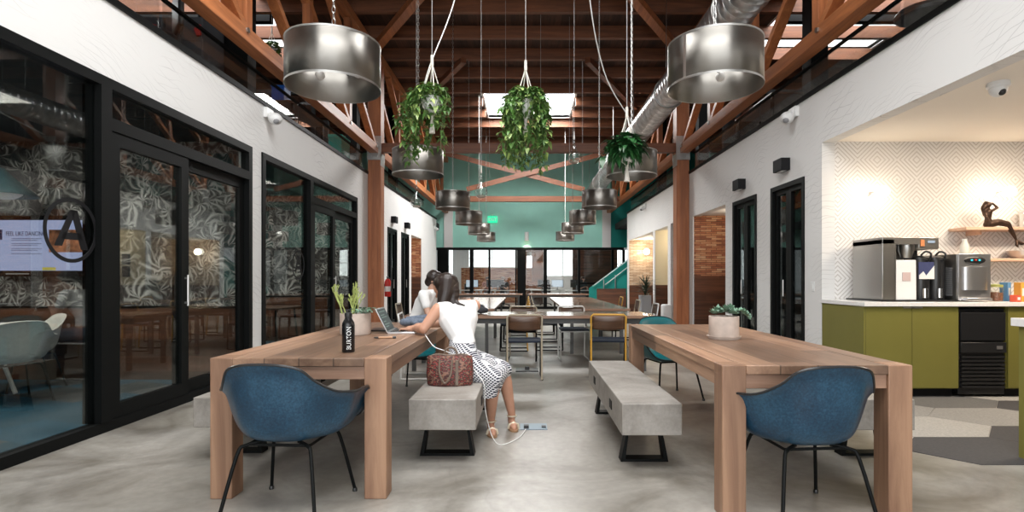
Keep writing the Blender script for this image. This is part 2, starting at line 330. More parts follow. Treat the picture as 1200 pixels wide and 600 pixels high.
def brushed():
    m, t, p = nm('brushed_nickel_drum'); setv(p, (.30, .285, .262), .30, 1)
    v = coords(t, (2, 2, 140))
    n = nd(t, 'ShaderNodeTexNoise'); n.inputs['Scale'].default_value = 1; n.inputs['Detail'].default_value = 4; lk(t, v, n.inputs['Vector'])
    mr = nd(t, 'ShaderNodeMapRange'); mr.inputs[3].default_value = .36; mr.inputs[4].default_value = .46; lk(t, n.outputs['Fac'], mr.inputs[0])
    lk(t, mr.outputs[0], p.inputs['Roughness'])
    p.inputs['Anisotropic'].default_value = .9; p.inputs['Anisotropic Rotation'].default_value = .25
    tg = nd(t, 'ShaderNodeTangent', direction_type='RADIAL', axis='Z'); lk(t, tg.outputs[0], p.inputs['Tangent'])
    return m
M['drum'] = brushed()
def duct_mat():
    m, t, p = nm('galvanised_spiral_duct'); setv(p, (.60, .61, .62), .32, 1)
    n = nd(t, 'ShaderNodeTexNoise'); n.inputs['Scale'].default_value = 9; lk(t, coords(t), n.inputs['Vector'])
    r = ramp(t, [(.3, (.42, .43, .44)), (.7, (.72, .73, .74))]); lk(t, n.outputs['Fac'], r.inputs['Fac']); lk(t, r.outputs[0], p.inputs['Base Color'])
    return m
M['duct'] = duct_mat()
def fibreglass():
    m, t, p = nm('blue_fibreglass_shell'); setv(p, (.012, .07, .14), .33)
    v = coords(t)
    n = nd(t, 'ShaderNodeTexNoise'); n.inputs['Scale'].default_value = 90; n.inputs['Detail'].default_value = 6; lk(t, v, n.inputs['Vector'])
    n2 = nd(t, 'ShaderNodeTexNoise'); n2.inputs['Scale'].default_value = 5; n2.inputs['Detail'].default_value = 4; lk(t, v, n2.inputs['Vector'])
    mi = nd(t, 'ShaderNodeMix', data_type='RGBA'); mi.inputs[0].default_value = .5; lk(t, n.outputs['Fac'], mi.inputs[6]); lk(t, n2.outputs['Fac'], mi.inputs[7])
    r = ramp(t, [(.35, (.005, .024, .05)), (.5, (.009, .043, .082)), (.64, (.02, .075, .13))]); lk(t, mi.outputs[2], r.inputs['Fac']); lk(t, r.outputs[0], p.inputs['Base Color'])
    return m
M['shell_blue'] = fibreglass()
M['shell_white'] = plain('white_fibreglass_shell', (.80, .79, .74), .4, noise=.08, nscale=30)
def skirt_mat():
    m, t, p = nm('black_white_lattice_print'); setv(p, (.8, .8, .8), .8)
    v = coords(t, (42, 42, 42), (0, 0, .6))
    sp = nd(t, 'ShaderNodeSeparateXYZ'); lk(t, v, sp.inputs[0])
    def cell(a, b):
        x = nd(t, 'ShaderNodeMath', operation='ADD'); lk(t, sp.outputs[0], x.inputs[0]); lk(t, sp.outputs[2], x.inputs[1])
        y = nd(t, 'ShaderNodeMath', operation='SUBTRACT'); lk(t, sp.outputs[0], y.inputs[0]); lk(t, sp.outputs[2], y.inputs[1])
        outs = []
        for o in (x, y):
            f = nd(t, 'ShaderNodeMath', operation='FRACT'); lk(t, o.outputs[0], f.inputs[0])
            g = nd(t, 'ShaderNodeMath', operation='SUBTRACT'); lk(t, f.outputs[0], g.inputs[0]); g.inputs[1].default_value = .5
            h = nd(t, 'ShaderNodeMath', operation='ABSOLUTE'); lk(t, g.outputs[0], h.inputs[0]); outs.append(h.outputs[0])
        mx = nd(t, 'ShaderNodeMath', operation='MAXIMUM'); lk(t, outs[0], mx.inputs[0]); lk(t, outs[1], mx.inputs[1])
        return mx.outputs[0]
    r = ramp(t, [(0, (.02, .022, .04)), (.34, (.72, .72, .74))], 'CONSTANT'); lk(t, cell(0, 0), r.inputs['Fac']); lk(t, r.outputs[0], p.inputs['Base Color']); return m
M['skirt'] = skirt_mat()
def bag_mat():
    m, t, p = nm('red_black_woven_leather'); setv(p, (.2, .04, .03), .55)
    vo = nd(t, 'ShaderNodeTexVoronoi'); vo.inputs['Scale'].default_value = 42; lk(t, coords(t, (1, 1, 1.4), (0, .5, 0)), vo.inputs['Vector'])
    r = ramp(t, [(0, (.34, .075, .05)), (.3, (.20, .035, .03)), (.5, (.03, .014, .014)), (.75, (.25, .12, .08))]); lk(t, vo.outputs['Distance'], r.inputs['Fac']); lk(t, r.outputs[0], p.inputs['Base Color'])
    bump(t, p, vo.outputs['Distance'], .5, .01); return m
M['bag'] = bag_mat()
M['bag_leather'] = plain('taupe_leather', (.16, .115, .085), .5)

# ---------------------------------------------------------------- geometry helpers
class MB:
    def __init__(s): s.v = []; s.f = []; s.mi = []; s.m = 0
    def add(s, vs, fs, mi=None):
        b = len(s.v); s.v += [tuple(v) for v in vs]
        for f in fs: s.f.append(tuple(i+b for i in f)); s.mi.append(s.m if mi is None else mi)
        return s
    def box(s, x0, x1, y0, y1, z0, z1, mi=None):
        x0, x1 = sorted((x0, x1)); y0, y1 = sorted((y0, y1)); z0, z1 = sorted((z0, z1))
        return s.add([(x0, y0, z0), (x1, y0, z0), (x1, y1, z0), (x0, y1, z0), (x0, y0, z1), (x1, y0, z1), (x1, y1, z1), (x0, y1, z1)],
                     [(0, 3, 2, 1), (4, 5, 6, 7), (0, 1, 5, 4), (1, 2, 6, 5), (2, 3, 7, 6), (3, 0, 4, 7)], mi)
    def prism(s, pts, a, b, axis=1, mi=None):
        """pts in the plane normal to axis; extruded from a to b"""
        def P(p, q):
            return {0: (q, p[0], p[1]), 1: (p[0], q, p[1]), 2: (p[0], p[1], q)}[axis]
        n = len(pts)
        return s.add([P(p, a) for p in pts]+[P(p, b) for p in pts],
                     [tuple(range(n))[::-1], tuple(range(n, 2*n))]+[(i, (i+1) % n, (i+1) % n+n, i+n) for i in range(n)], mi)
    def beam(s, p, q, w_, h_, up=(0, 0, 1), mi=None):
        p = Vector(p); q = Vector(q); d = (q-p).normalized(); u = Vector(up)
        if abs(d.dot(u)) > .98: u = Vector((1, 0, 0))
        r = d.cross(u).normalized(); u = r.cross(d).normalized()
        vs = []
        for c in (p, q):
            for a, b in ((-1, -1), (1, -1), (1, 1), (-1, 1)): vs.append(c+r*a*w_/2+u*b*h_/2)
        return s.add(vs, [(0, 1, 2, 3), (7, 6, 5, 4), (0, 4, 5, 1), (1, 5, 6, 2), (2, 6, 7, 3), (3, 7, 4, 0)], mi)
    def tube(s, pts, r, n=8, closed=False, mi=None, caps=True):
        pts = [Vector(p) for p in pts]; k = len(pts); rr = r if isinstance(r, (list, tuple)) else [r]*k
        ref = None; base = len(s.v); vs = []
        for i, p in enumerate(pts):
            if closed: d = pts[(i+1) % k]-pts[i-1]
            else: d = pts[min(i+1, k-1)]-pts[max(i-1, 0)]
            if d.length < 1e-9: d = Vector((0, 0, 1))
            d.normalize()
            if ref is None:
                ref = Vector((0, 0, 1)) if abs(d.z) < .9 else Vector((1, 0, 0))
            a = (ref-d*ref.dot(d)); a = a.normalized() if a.length > 1e-6 else d.orthogonal().normalized()
            ref = a; b = d.cross(a)
            for j in range(n):
                t_ = 2*PI*j/n; vs.append(p+(a*math.cos(t_)+b*math.sin(t_))*rr[i])
        fs = []
        for i in range(k if closed else k-1):
            i2 = (i+1) % k
            for j in range(n): fs.append((i*n+j, i*n+(j+1) % n, i2*n+(j+1) % n, i2*n+j))
        if not closed and caps: fs += [tuple(range(n))[::-1], tuple(range((k-1)*n, k*n))]
        return s.add(vs, fs, mi)
    def lathe(s, prof, n=32, c=(0, 0, 0), mi=None, cap0=False, cap1=False, sx=1, sy=1):
        vs = []
        for r, z in prof:
            for j in range(n):
                a = 2*PI*j/n; vs.append((c[0]+r*sx*math.cos(a), c[1]+r*sy*math.sin(a), c[2]+z))
        fs = [(i*n+j, i*n+(j+1) % n, (i+1)*n+(j+1) % n, (i+1)*n+j) for i in range(len(prof)-1) for j in range(n)]
        if cap0: fs.append(tuple(range(n))[::-1])
        if cap1: fs.append(tuple(range((len(prof)-1)*n, len(prof)*n)))
        return s.add(vs, fs, mi)
    def ball(s, c, r, n=12, m=8, sz=(1, 1, 1), mi=None):
        pr = [(math.sin(PI*i/m), -math.cos(PI*i/m)) for i in range(m+1)]
        b = len(s.v); vs = []
        for q, z in pr:
            q = max(q, 1e-4)
            for j in range(n):
                a = 2*PI*j/n; vs.append((c[0]+r*sz[0]*q*math.cos(a), c[1]+r*sz[1]*q*math.sin(a), c[2]+r*sz[2]*z))
        return s.add(vs, [(i*n+j, i*n+(j+1) % n, (i+1)*n+(j+1) % n, (i+1)*n+j) for i in range(m) for j in range(n)], mi)
    def cap(s, p, q, ra, rb, n=14):
        """tapered closed capsule"""
        p = Vector(p); q = Vector(q); d = (q-p).normalized()
        pts = []; rs = []
        for a in (90, 60, 30, 0): pts.append(p-d*ra*math.sin(math.radians(a))); rs.append(max(ra*math.cos(math.radians(a)), .0005))
        for a in (0, 30, 60, 90): pts.append(q+d*rb*math.sin(math.radians(a))); rs.append(max(rb*math.cos(math.radians(a)), .0005))
        return s.tube(pts, rs, n)
    def chain(s, pts, rs):
        for i in range(len(pts)-1): s.cap(pts[i], pts[i+1], rs[i], rs[i+1])
        return s
    def loft(s, rings, n=20, caps=True):
        """rings: (centre, axis a, axis b) vectors"""
        vs = []
        for c, a, b in rings:
            c = Vector(c); a = Vector(a); b = Vector(b)
            for j in range(n):
                t_ = 2*PI*j/n; vs.append(c+a*math.cos(t_)+b*math.sin(t_))
        fs = [(i*n+j, i*n+(j+1) % n, (i+1)*n+(j+1) % n, (i+1)*n+j) for i in range(len(rings)-1) for j in range(n)]
        if caps: fs += [tuple(range(n))[::-1], tuple(range((len(rings)-1)*n, len(rings)*n))]
        return s.add(vs, fs)
    def build(s, name, mat, parent=None, smooth=True, bevel=0, angle=40, solid=0, mods=None, keep=None):
        me = bpy.data.meshes.new(name); me.from_pydata(s.v, [], s.f)
        mats = mat if isinstance(mat, (list, tuple)) else [mat]
        for m_ in mats: me.materials.append(m_)
        if len(mats) > 1: me.polygons.foreach_set('material_index', s.mi)
        bm = bmesh.new(); bm.from_mesh(me); bmesh.ops.recalc_face_normals(bm, faces=bm.faces) if not keep else None
        bm.to_mesh(me); bm.free()
        if smooth:
            me.polygons.foreach_set('use_smooth', [True]*len(me.polygons)); me.set_sharp_from_angle(angle=math.radians(angle))
        o = bpy.data.objects.new(name, me); C.objects.link(o)
        if parent: o.parent = parent
        if solid:
            md = o.modifiers.new('solid', 'SOLIDIFY'); md.thickness = solid; md.offset = 0
        if bevel:
            md = o.modifiers.new('bevel', 'BEVEL'); md.width = bevel; md.segments = 2; md.limit_method = 'ANGLE'; md.angle_limit = math.radians(50)
        return o
def B(*a): return MB().box(*a)
def tag(o, label=None, cat=None, group=None, kind=None):
    if label: o['label'] = label
    if cat: o['category'] = cat
    if group: o['group'] = group
    if kind: o['kind'] = kind
    return o
def thing(name, label, cat, loc=(0, 0, 0), rz=0, group=None):
    o = bpy.data.objects.new(name, None); C.objects.link(o); o.location = loc; o.rotation_euler = (0, 0, rz); o.empty_display_size = .1
    return tag(o, label, cat, group)
def dup(root, loc=None, rz=None, label=None, group=None, mats=None, scale=None):
    def cp(o, par):
        c = o.copy(); C.objects.link(c)
        if par is not None: c.parent = par
        if mats and c.type == 'MESH' and len(c.data.materials) and c.data.materials[0] in mats:
            me = c.data.copy(); me.materials[0] = mats[c.data.materials[0]]; c.data = me
        for ch in list(o.children): cp(ch, c)
        return c
    r = cp(root, None)
    if loc is not None: r.location = loc
    if rz is not None: r.rotation_euler = (0, 0, rz)
    if label: r['label'] = label
    if group: r['group'] = group
    if scale: r.scale = (scale,)*3
    return r
def struct(name, mb, mat, label=None, **k):
    o = mb.build(name, mat, smooth=False, **k); o['kind'] = 'structure'
    if label: o['label'] = label
    return o
def sroot(name, label=None):
    o = bpy.data.objects.new(name, None); C.objects.link(o); o['kind'] = 'structure'
    if label: o['label'] = label
    return o
def grid_cells(u0, u1, v0, v1, holes):
    us = sorted({u0, u1, *[min(max(h[i], u0), u1) for h in holes for i in (0, 1)]})
    vs = sorted({v0, v1, *[min(max(h[i], v0), v1) for h in holes for i in (2, 3)]})
    for a, b in zip(us, us[1:]):
        for c, d in zip(vs, vs[1:]):
            cu, cv = (a+b)/2, (c+d)/2
            if not any(h[0] < cu < h[1] and h[2] < cv < h[3] for h in holes): yield a, b, c, d
def wall_x(mb, x0, x1, y0, y1, z0, z1, holes=()):
    for a, b, c, d in grid_cells(y0, y1, z0, z1, holes): mb.box(x0, x1, a, b, c, d)
    return mb
def wall_y(mb, y0, y1, x0, x1, z0, z1, holes=()):
    for a, b, c, d in grid_cells(x0, x1, z0, z1, holes): mb.box(a, b, y0, y1, c, d)
    return mb
def slab_z(mb, z0, z1, x0, x1, y0, y1, holes=()):
    for a, b, c, d in grid_cells(x0, x1, y0, y1, holes): mb.box(a, b, c, d, z0, z1)
    return mb
def remesh(mb, name, mat, parent=None, voxel=.008, smooth=4, cut=None):
    o = mb.build(name, mat, parent)
    md = o.modifiers.new('r', 'REMESH'); md.mode = 'VOXEL'; md.voxel_size = voxel
    ms = o.modifiers.new('s', 'SMOOTH'); ms.iterations = smooth; ms.factor = .5
    dg = bpy.context.evaluated_depsgraph_get(); ev = o.evaluated_get(dg)
    me = bpy.data.meshes.new_from_object(ev); o.modifiers.clear()
    if cut:
        bm = bmesh.new(); bm.from_mesh(me)
        for co, no in cut:
            bmesh.ops.bisect_plane(bm, geom=bm.verts[:]+bm.edges[:]+bm.faces[:], plane_co=co, plane_no=no, clear_outer=True)
        bm.to_mesh(me); bm.free()
    me.polygons.foreach_set('use_smooth', [True]*len(me.polygons))
    o.data = me
    if not me.materials: me.materials.append(mat)
    return o
def text(name, s, size, mat, loc, rot, parent=None, extrude=.001, align='CENTER', font_scale=(1, 1)):
    cu = bpy.data.curves.new(name, 'FONT'); cu.body = s; cu.size = size; cu.extrude = extrude; cu.align_x = align; cu.align_y = 'CENTER'
    o = bpy.data.objects.new(name, cu); C.objects.link(o)
    dg = bpy.context.evaluated_depsgraph_get(); me = bpy.data.meshes.new_from_object(o.evaluated_get(dg))
    bpy.data.objects.remove(o)
    o = bpy.data.objects.new(name, me); C.objects.link(o); me.materials.clear(); me.materials.append(mat)
    o.location = loc; o.rotation_euler = rot; o.scale = (font_scale[0], font_scale[1], 1)
    if parent: o.parent = parent
    return o
def spline(pts, n=8, closed=False):
    P = [Vector(p) for p in pts]; k = len(P); out = []
    rng = range(k) if closed else range(k-1)
    for i in rng:
        p0 = P[(i-1) % k] if closed else P[max(i-1, 0)]; p1 = P[i]; p2 = P[(i+1) % k] if closed else P[min(i+1, k-1)]; p3 = P[(i+2) % k] if closed else P[min(i+2, k-1)]
        for j in range(n):
            t_ = j/n; out.append(.5*((2*p1)+(-p0+p2)*t_+(2*p0-5*p1+4*p2-p3)*t_*t_+(-p0+3*p1-3*p2+p3)*t_**3))
    if not closed: out.append(P[-1])
    return out
ORD = ['nearest', 'second', 'third', 'fourth', 'fifth', 'sixth', 'seventh', 'eighth', 'ninth', 'tenth']
# ================================================================= STRUCTURE
XL, XR, WT = -3.33, 3.45, 3.42
struct('floor', slab_z(MB(), -.12, 0, -3.33, 9, -4.2, 30), M['floor'], 'polished mottled grey concrete floor')
struct('floor_meeting', B(-8.6, -3.33, -4.2, 30, -.12, 0), M['carpet_blue'], 'blue and grey carpet tiles in the glazed meeting rooms')
# hexagon carpet in front of the kitchen cabinets
hx = MB(); rr = .66; rnd = random.Random(3)
tone = {}
rr = .50; sx_, sy_ = 1.15, .72
for i in range(-1, 9):
    for j in range(-1, 9):
        cx = 3.25+i*rr*1.5*sx_; cy = 3.86+(j+.5*(i % 2))*rr*1.732*sy_
        if cx < 3.1 or cy < 3.7 or cy > 6.8: continue
        col = 0 if cy < 4.2 else [2, 3, 1, 3, 0, 2][(i*2+j*3) % 6]
        hx.prism([(cx+rr*math.cos(a)*sx_*.995, cy+rr*math.sin(a)*sy_*.995) for a in [k*PI/3 for k in range(6)]], -.01, .004, 2, col)
o = struct('floor_kitchen', hx, [M['hex0'], M['hex1'], M['hex2'], M['hex3']], 'grey hexagonal carpet tiles in the kitchen corner')

# left wall
holesL = [(1.0, 6.62, 0, 2.81), (6.88, 10.77, 0, 2.81), (13.15, 14.1, 0, 2.47), (14.6, 15.55, 0, 2.47), (15.9, 17.5, 0, 2.5)]
struct('wall_left', wall_x(MB(), -3.48, XL, -4.2, 20.35, 0, WT, holesL), M['wall_paper'], 'white left wall with faint line wallpaper')
c = MB(); c.lathe([(.15, 0), (.15, WT)], 32, (-3.48, 20.35, 0), cap1=True)
struct('wall_left_end', c, M['white'])
holesR = [(1.0, 6.36, 0, 2.80), (6.75, 7.67, 0, 2.48), (8.15, 9.08, 0, 2.48), (9.43, 11.26, 0, 2.5), (12.2, 13.0, 0, 2.52), (13.26, 14.6, 0, 2.5), (14.8, 18.3, 0, 2.5)]
struct('wall_right', wall_x(MB(), XR, XR+.15, -4.2, 18.55, 0, WT, holesR), M['wall_paper'], 'white right wall with faint line wallpaper')
struct('trim_1', B(-3.5, -3.31, -4.2, 20.4, WT, 3.475), M['black'], 'black capping along the top of the left wall')
struct('trim_2', B(3.43, 3.62, -4.2, 18.6, WT, 3.475), M['black'], 'black capping along the top of the right wall')
# lofts
struct('floor_loft_left', B(-8.6, -3.48, -4.2, 22, 3.2, 3.42), M['dark_int'])
struct('floor_loft_right', B(3.6, 9, -4.2, 22, 3.2, 3.42), M['dark_int'])
struct('wall_loft_left', B(-8.7, -8.6, -4.2, 22, 0, 6.4), M['dark_int'])
struct('wall_loft_right', B(9, 9.1, -4.2, 22, 0, 6.4), M['dark_int'])
# roof deck with roof lights
sky = [(-2.3, 2.3, -.7, 1.9), (-2.3, 2.3, 3.75, 5.1), (-1.16, 1.36, 14.85, 17.2), (-8.2, -4.85, 8.7, 12.15), (4.9, 7.6, 8.9, 12.15)]
struct('ceiling', slab_z(MB(), 6.3, 6.38, -8.7, 9.1, -4.2, 22.15, sky), M['deck'], 'dark timber roof deck with roof lights')
for k, (a, b, c_, d) in enumerate(sky):
    m = MB()
    for q in ((a-.05, a, c_-.05, d+.05), (b, b+.05, c_-.05, d+.05), (a, b, c_-.05, c_), (a, b, d, d+.05)): m.box(q[0], q[1], q[2], q[3], 6.29, 6.5)
    r = sroot('window_%d' % (10+k), 'roof light in the timber roof')
    m.build('window_frame', M['white'], r, smooth=False)
    if k > 2: MB().box(a, b, 10.35, 10.5, 6.1, 6.3).build('glazing_bar', M['black'], r, smooth=False)
struct('wall_back_upper', wall_y(MB(), 22, 22.15, -8.6, 3.42, 2.48, 6.3), M['teal_wall'], 'sea green painted wall above the office glazing')
struct('wall_back_right', B(3.42, 9, 21.98, 22.15, 2.48, 6.3), M['teal_dark'], 'deep teal wall at the stair')
struct('wall_back_strip', MB().box(-3.28, -2.93, 21.93, 22, 2.48, 4.1).box(3.08, 3.42, 21.93, 22, 2.48, 4.1), M['white'], 'pale vertical bands on the green wall')
struct('wall_front', wall_y(MB(), -4.3, -4.2, -8.7, 9.1, 0, 6.4, [(-3.2, 3.2, 0, 5)]), M['white'])
# meeting room shells
for k, (ya, yb) in enumerate(((-1, 6.6), (6.9, 10.72))):
    struct('ceiling_meeting_%d' % (k+1), B(-8.6, -3.48, ya, yb, 2.87, 2.95), M['dark_int'])
struct('wall_meeting_1', B(-8.6, -3.48, 6.62, 6.88, 0, 2.95), M['palms'], 'grey palm leaf wallpaper wall of the near meeting room')
struct('wall_meeting_2', B(-8.6, -3.48, 10.74, 10.9, 0, 2.95), M['palms'], 'grey palm leaf wallpaper wall of the far meeting room')
struct('wall_meeting_near', B(-8.6, -3.48, -1.1, -1, 0, 2.95), M['dark_int'])
for k, y in enumerate((6.62, 10.74)):
    struct('trim_%d' % (k+3), MB().box(-8.6, -3.48, y-.05, y, 0, .86), M['wainscot'], 'dark walnut plank wainscot under the palm wallpaper')
    struct('trim_%d' % (k+5), MB().box(-8.6, -3.48, y-.06, y, .86, .885), M['black'])
# rooms behind narrow doors and niches
def backroom(name, side, y0, y1, mats, depth=1.3, wz=1.28, top=2.52):
    xa = XL-.15 if side < 0 else XR+.15
    xb = xa+side*depth
    lin = xa-side*(.13 if 'niche' in name else 0); ly = y1-(.012 if 'niche' in name else 0)
    m = MB(); m.box(xb, xb+side*.08, y0-.1, y1+.1, wz, top); m.box(xa, xb, ly, y1+.06, wz, top)
    if lin != xa: m.box(lin, xa, ly, y1-.001, wz, top); m.box(xa, xb, y0-.06, y0, wz, top)
    struct('wall_'+name, m, mats[0])
    m = MB(); m.box(xb-side*.03, xb+side*.08, y0-.1, y1+.1, 0, wz); m.box(xa, xb, y1-.04, y1+.06, 0, wz)
    if lin != xa: m.box(lin, xa, y1-.04, y1-.001, 0, wz)
    pass; m.box(xa, xb, y0-.06, y0+.04, 0, wz)
    struct('wall_'+name+'_lower', m, mats[1])
    struct('ceiling_'+name, B(xa, xb, y0-.06, y1+.06, top, top+.05), mats[2] if len(mats) > 2 else M['white'])
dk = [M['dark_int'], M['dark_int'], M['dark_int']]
backroom('booth_left_1', -1, 13.15, 14.1, dk); backroom('booth_left_2', -1, 14.6, 15.55, dk)
backroom('booth_right_1', 1, 6.75, 7.67, dk); backroom('booth_right_2', 1, 8.15, 9.08, dk)
backroom('niche_left', -1, 15.9, 17.5, [M['brick'], M['wainscot']])
backroom('niche_right_1', 1, 9.43, 11.26, [M['brick'], M['wainscot']])
backroom('niche_right_2', 1, 12.1, 13.06, [M['brick'], M['wainscot']])
backroom('niche_right_3', 1, 13.26, 14.6, [M['cream'], M['wainscot']], wz=1.05)
backroom('niche_right_4', 1, 14.8, 18.3, [M['brick_pale'], M['wainscot']], wz=1.0)

# kitchen
struct('wall_kitchen', B(3.6, 9, 6.36, 6.5, 0, 3.2), M['maze'], 'white wallpaper with a grey diamond maze pattern')
struct('ceiling_kitchen', B(3.6, 9, -4.2, 6.36, 2.81, 2.9), M['soffit'], 'warm white kitchen soffit')
# office beyond
struct('wall_office_back', wall_y(MB(), 28, 28.15, -8.6, 9, 0, 3, [(-2.95, -.5, 1.78, 2.75), (.95, 2.85, 1.33, 2.75), (-.05, .35, 1.2, 2.4), (-4.4, -3.7, .9, 2.75), (4.2, 5.6, 1.2, 2.75)]), M['white_far'])
struct('wall_office_brick', wall_y(MB(), 27.93, 28, -3.3, .8, .0, 1.78), M['brick'])
struct('wall_office_panel', wall_y(MB(), 25.0, 25.1, 2.15, 4.2, 0, 2.9), M['wainscot'])
struct('wall_office_panel_middle', wall_y(MB(), 26.5, 26.6, -.1, .85, 0, 2.9, [(.05, .3, 1.1, 2.5)]), M['wainscot'])
struct('ceiling_office', B(-8.6, 9, 22.15, 30, 2.9, 3), M['green_wall_int'])

# ---- glazing
def frame_x(mb, x0, x1, y0, y1, z0, z1, t=.08, bottom=.08):
    mb.box(x0, x1, y0, y1, z1-t, z1); mb.box(x0, x1, y0, y1, z0, z0+bottom)
    mb.box(x0, x1, y0, y0+t, z0+bottom, z1-t); mb.box(x0, x1, y1-t, y1, z0+bottom, z1-t)
def meeting_front(n, y0, ym, ys, y1, label):
    r = sroot('window_%d' % n, label)
    m = MB(); frame_x(m, -3.41, -3.31, y0, y1, 0, 2.81)
    m.box(-3.45, -3.30, ym, ym+.11, .08, 2.73)
    m.box(-3.41, -3.31, ym+.11, y1-.08, 2.40, 2.50)
    m.build('window_frame', M['black'], r, smooth=False)
    MB().box(-3.365, -3.355, y0+.08, ym, .08, 2.73).build('pane', M['glass'], r, smooth=False)
    MB().box(-3.365, -3.355, ym+.11, y1-.08, 2.5, 2.73).build('pane', M['glass'], r, smooth=False)
    for k, (a, b, x) in enumerate(((ym+.11, ys+.02, -3.35), (ys-.08, y1-.08, -3.40))):
        d = sroot('door_%d' % (n*2+k), 'black framed sliding glass door of the meeting room'); d.parent = r
        m = MB(); frame_x(m, x-.02, x+.03, a, b, .08, 2.40, .11, .12); m.build('door_frame', M['black'], d, smooth=False)
        MB().box(x, x+.008, a+.11, b-.11, .2, 2.29).build('pane', M['glass'], d, smooth=False)
        if k == 0: MB().tube([(x+.06, b-.055, .95), (x+.06, b-.055, 1.25)], .012).box(x+.02, x+.06, b-.065, b-.045, .97, .99).box(x+.02, x+.06, b-.065, b-.045, 1.21, 1.23).build('door_handle', M['steel'], d)
    return r
w1 = meeting_front(1, 1.0, 4.25, 5.36, 6.62, 'black steel glazed front of the near meeting room')
w2 = meeting_front(2, 6.88, 8.39, 9.5, 10.77, 'black steel glazed front of the far meeting room')
# narrow double doors
def booth_door(n, side, y0, y1, z1):
    x = XL if side < 0 else XR
    r = sroot('door_%d' % n, 'narrow black framed double glass door'); s = side
    a, b = (x-.03*1, x+.10*s) if s > 0 else (x+.03, x-.10)
    xo = x-.015*s
    m = MB(); frame_x(m, min(xo, xo+.1*s), max(xo, xo+.1*s), y0, y1, 0, z1, .06, .02); m.build('door_frame', M['black'], r, smooth=False)
    ym = (y0+y1)/2
    for (p, q) in ((y0+.06, ym), (ym, y1-.06)):
        m = MB(); x2 = x+.02*s; frame_x(m, min(x2, x2+.05*s), max(x2, x2+.05*s), p+.003, q-.003, .02, z1-.06, .065, .16)
        lf = m.build('door_leaf', M['black'], r, smooth=False)
        MB().box(x2+.02*s, x2+.028*s, p+.065, q-.065, .18, z1-.125).build('pane', M['glass'], lf, smooth=False)
    MB().tube([(x-.03*s, ym+.05, .98), (x-.03*s, ym+.05, 1.2)], .01).build('door_handle', M['steel'], r)
booth_door(11, -1, 13.15, 14.1, 2.47); booth_door(12, -1, 14.6, 15.55, 2.47)
booth_door(13, 1, 6.75, 7.67, 2.48); booth_door(14, 1, 8.15, 9.08, 2.48)
# back glazing: x of mullions read off as world positions at Y=22
r = sroot('window_3', 'black framed glazed partition of the far office')
m = MB(); m.box(-8, 3.95, 21.95, 22.1, 2.38, 2.48); m.box(-8, 3.95, 21.98, 22.06, 0, .1)
for a, b in ((-3.55, -3.1), (-2.25, -2.1), (-1.5, -1.42), (-.42, -.36), (-.34, .0), (.72, .86), (2.1, 2.2), (3.45, 3.55), (3.9, 4.0)): m.box(a, b, 21.96, 22.08, .1, 2.38)
m.box(2.2, 3.45, 21.98, 22.06, 1.0, 1.06)
m.build('window_frame', M['black'], r, smooth=False)
for a, b in ((-3.1, -2.25), (-2.1, -1.5), (-1.42, -.42), (0, .72), (.86, 2.1), (2.2, 3.45)): MB().box(a, b, 22.015, 22.025, .1, 2.38).build('pane', M['glass_clear'], r, smooth=False)
for k, (a, b, c_, d) in enumerate([(-2.95, -.5, 1.78, 2.75), (.95, 2.85, 1.33, 2.75), (-4.4, -3.7, .9, 2.75), (4.2, 5.6, 1.2, 2.75)]):
    r = sroot('window_%d' % (4+k), 'bright street window of the far office')
    m = MB(); m.box(a, b, 28.02, 28.1, c_, c_+.05); m.box(a, b, 28.02, 28.1, d-.05, d)
    for q in ([a, (a+b)/2-.02, b-.04]): m.box(q, q+.04, 28.02, 28.1, c_+.05, d-.05)
    m.box(a, b, 28.03, 28.08, (c_+d)/2-.012, (c_+d)/2+.012)
    m.build('window_frame', M['plastic_white'], r, smooth=False)
    MB().box(a, b, 28.055, 28.06, c_, d).build('pane', M['glass_clear'], r, smooth=False)

# ================================================================= TIMBER FRAME
def post(y, side, label):
    x0, x1 = (-3.325, -3.05) if side < 0 else (3.18, 3.445)
    t = thing('timber_post', label, 'post', ((x0+x1)/2, y+.14, 0))
    hw = (x1-x0)/2
    MB().box(-hw, hw, -.14, .14, 0, 5.86).build('shaft', M['fir_z'], t, bevel=.008)
    b = MB(); b.box(-hw-.012, hw+.012, -.155, -.14, 3.72, 4.22); b.box(-hw-.012, hw+.012, .14, .155, 3.72, 4.22); b.box(-side*(hw)-.006, -side*(hw)+.006, -.155, .155, 3.60, 3.86)
    b.build('steel_bracket', M['steel'], t, smooth=False)
    bb = MB()
    for z in (3.8, 4.1):
        for dx in (-.06, .06): bb.tube([(dx, -.175, z), (dx, -.15, z)], .016, 6)
    bb.build('bolt', M['steel'], t)
    return t
post(11.5, -1, 'tall orange timber post by the left wall with steel bracket')
post(11.5, 1, 'tall orange timber post by the right wall with steel bracket')
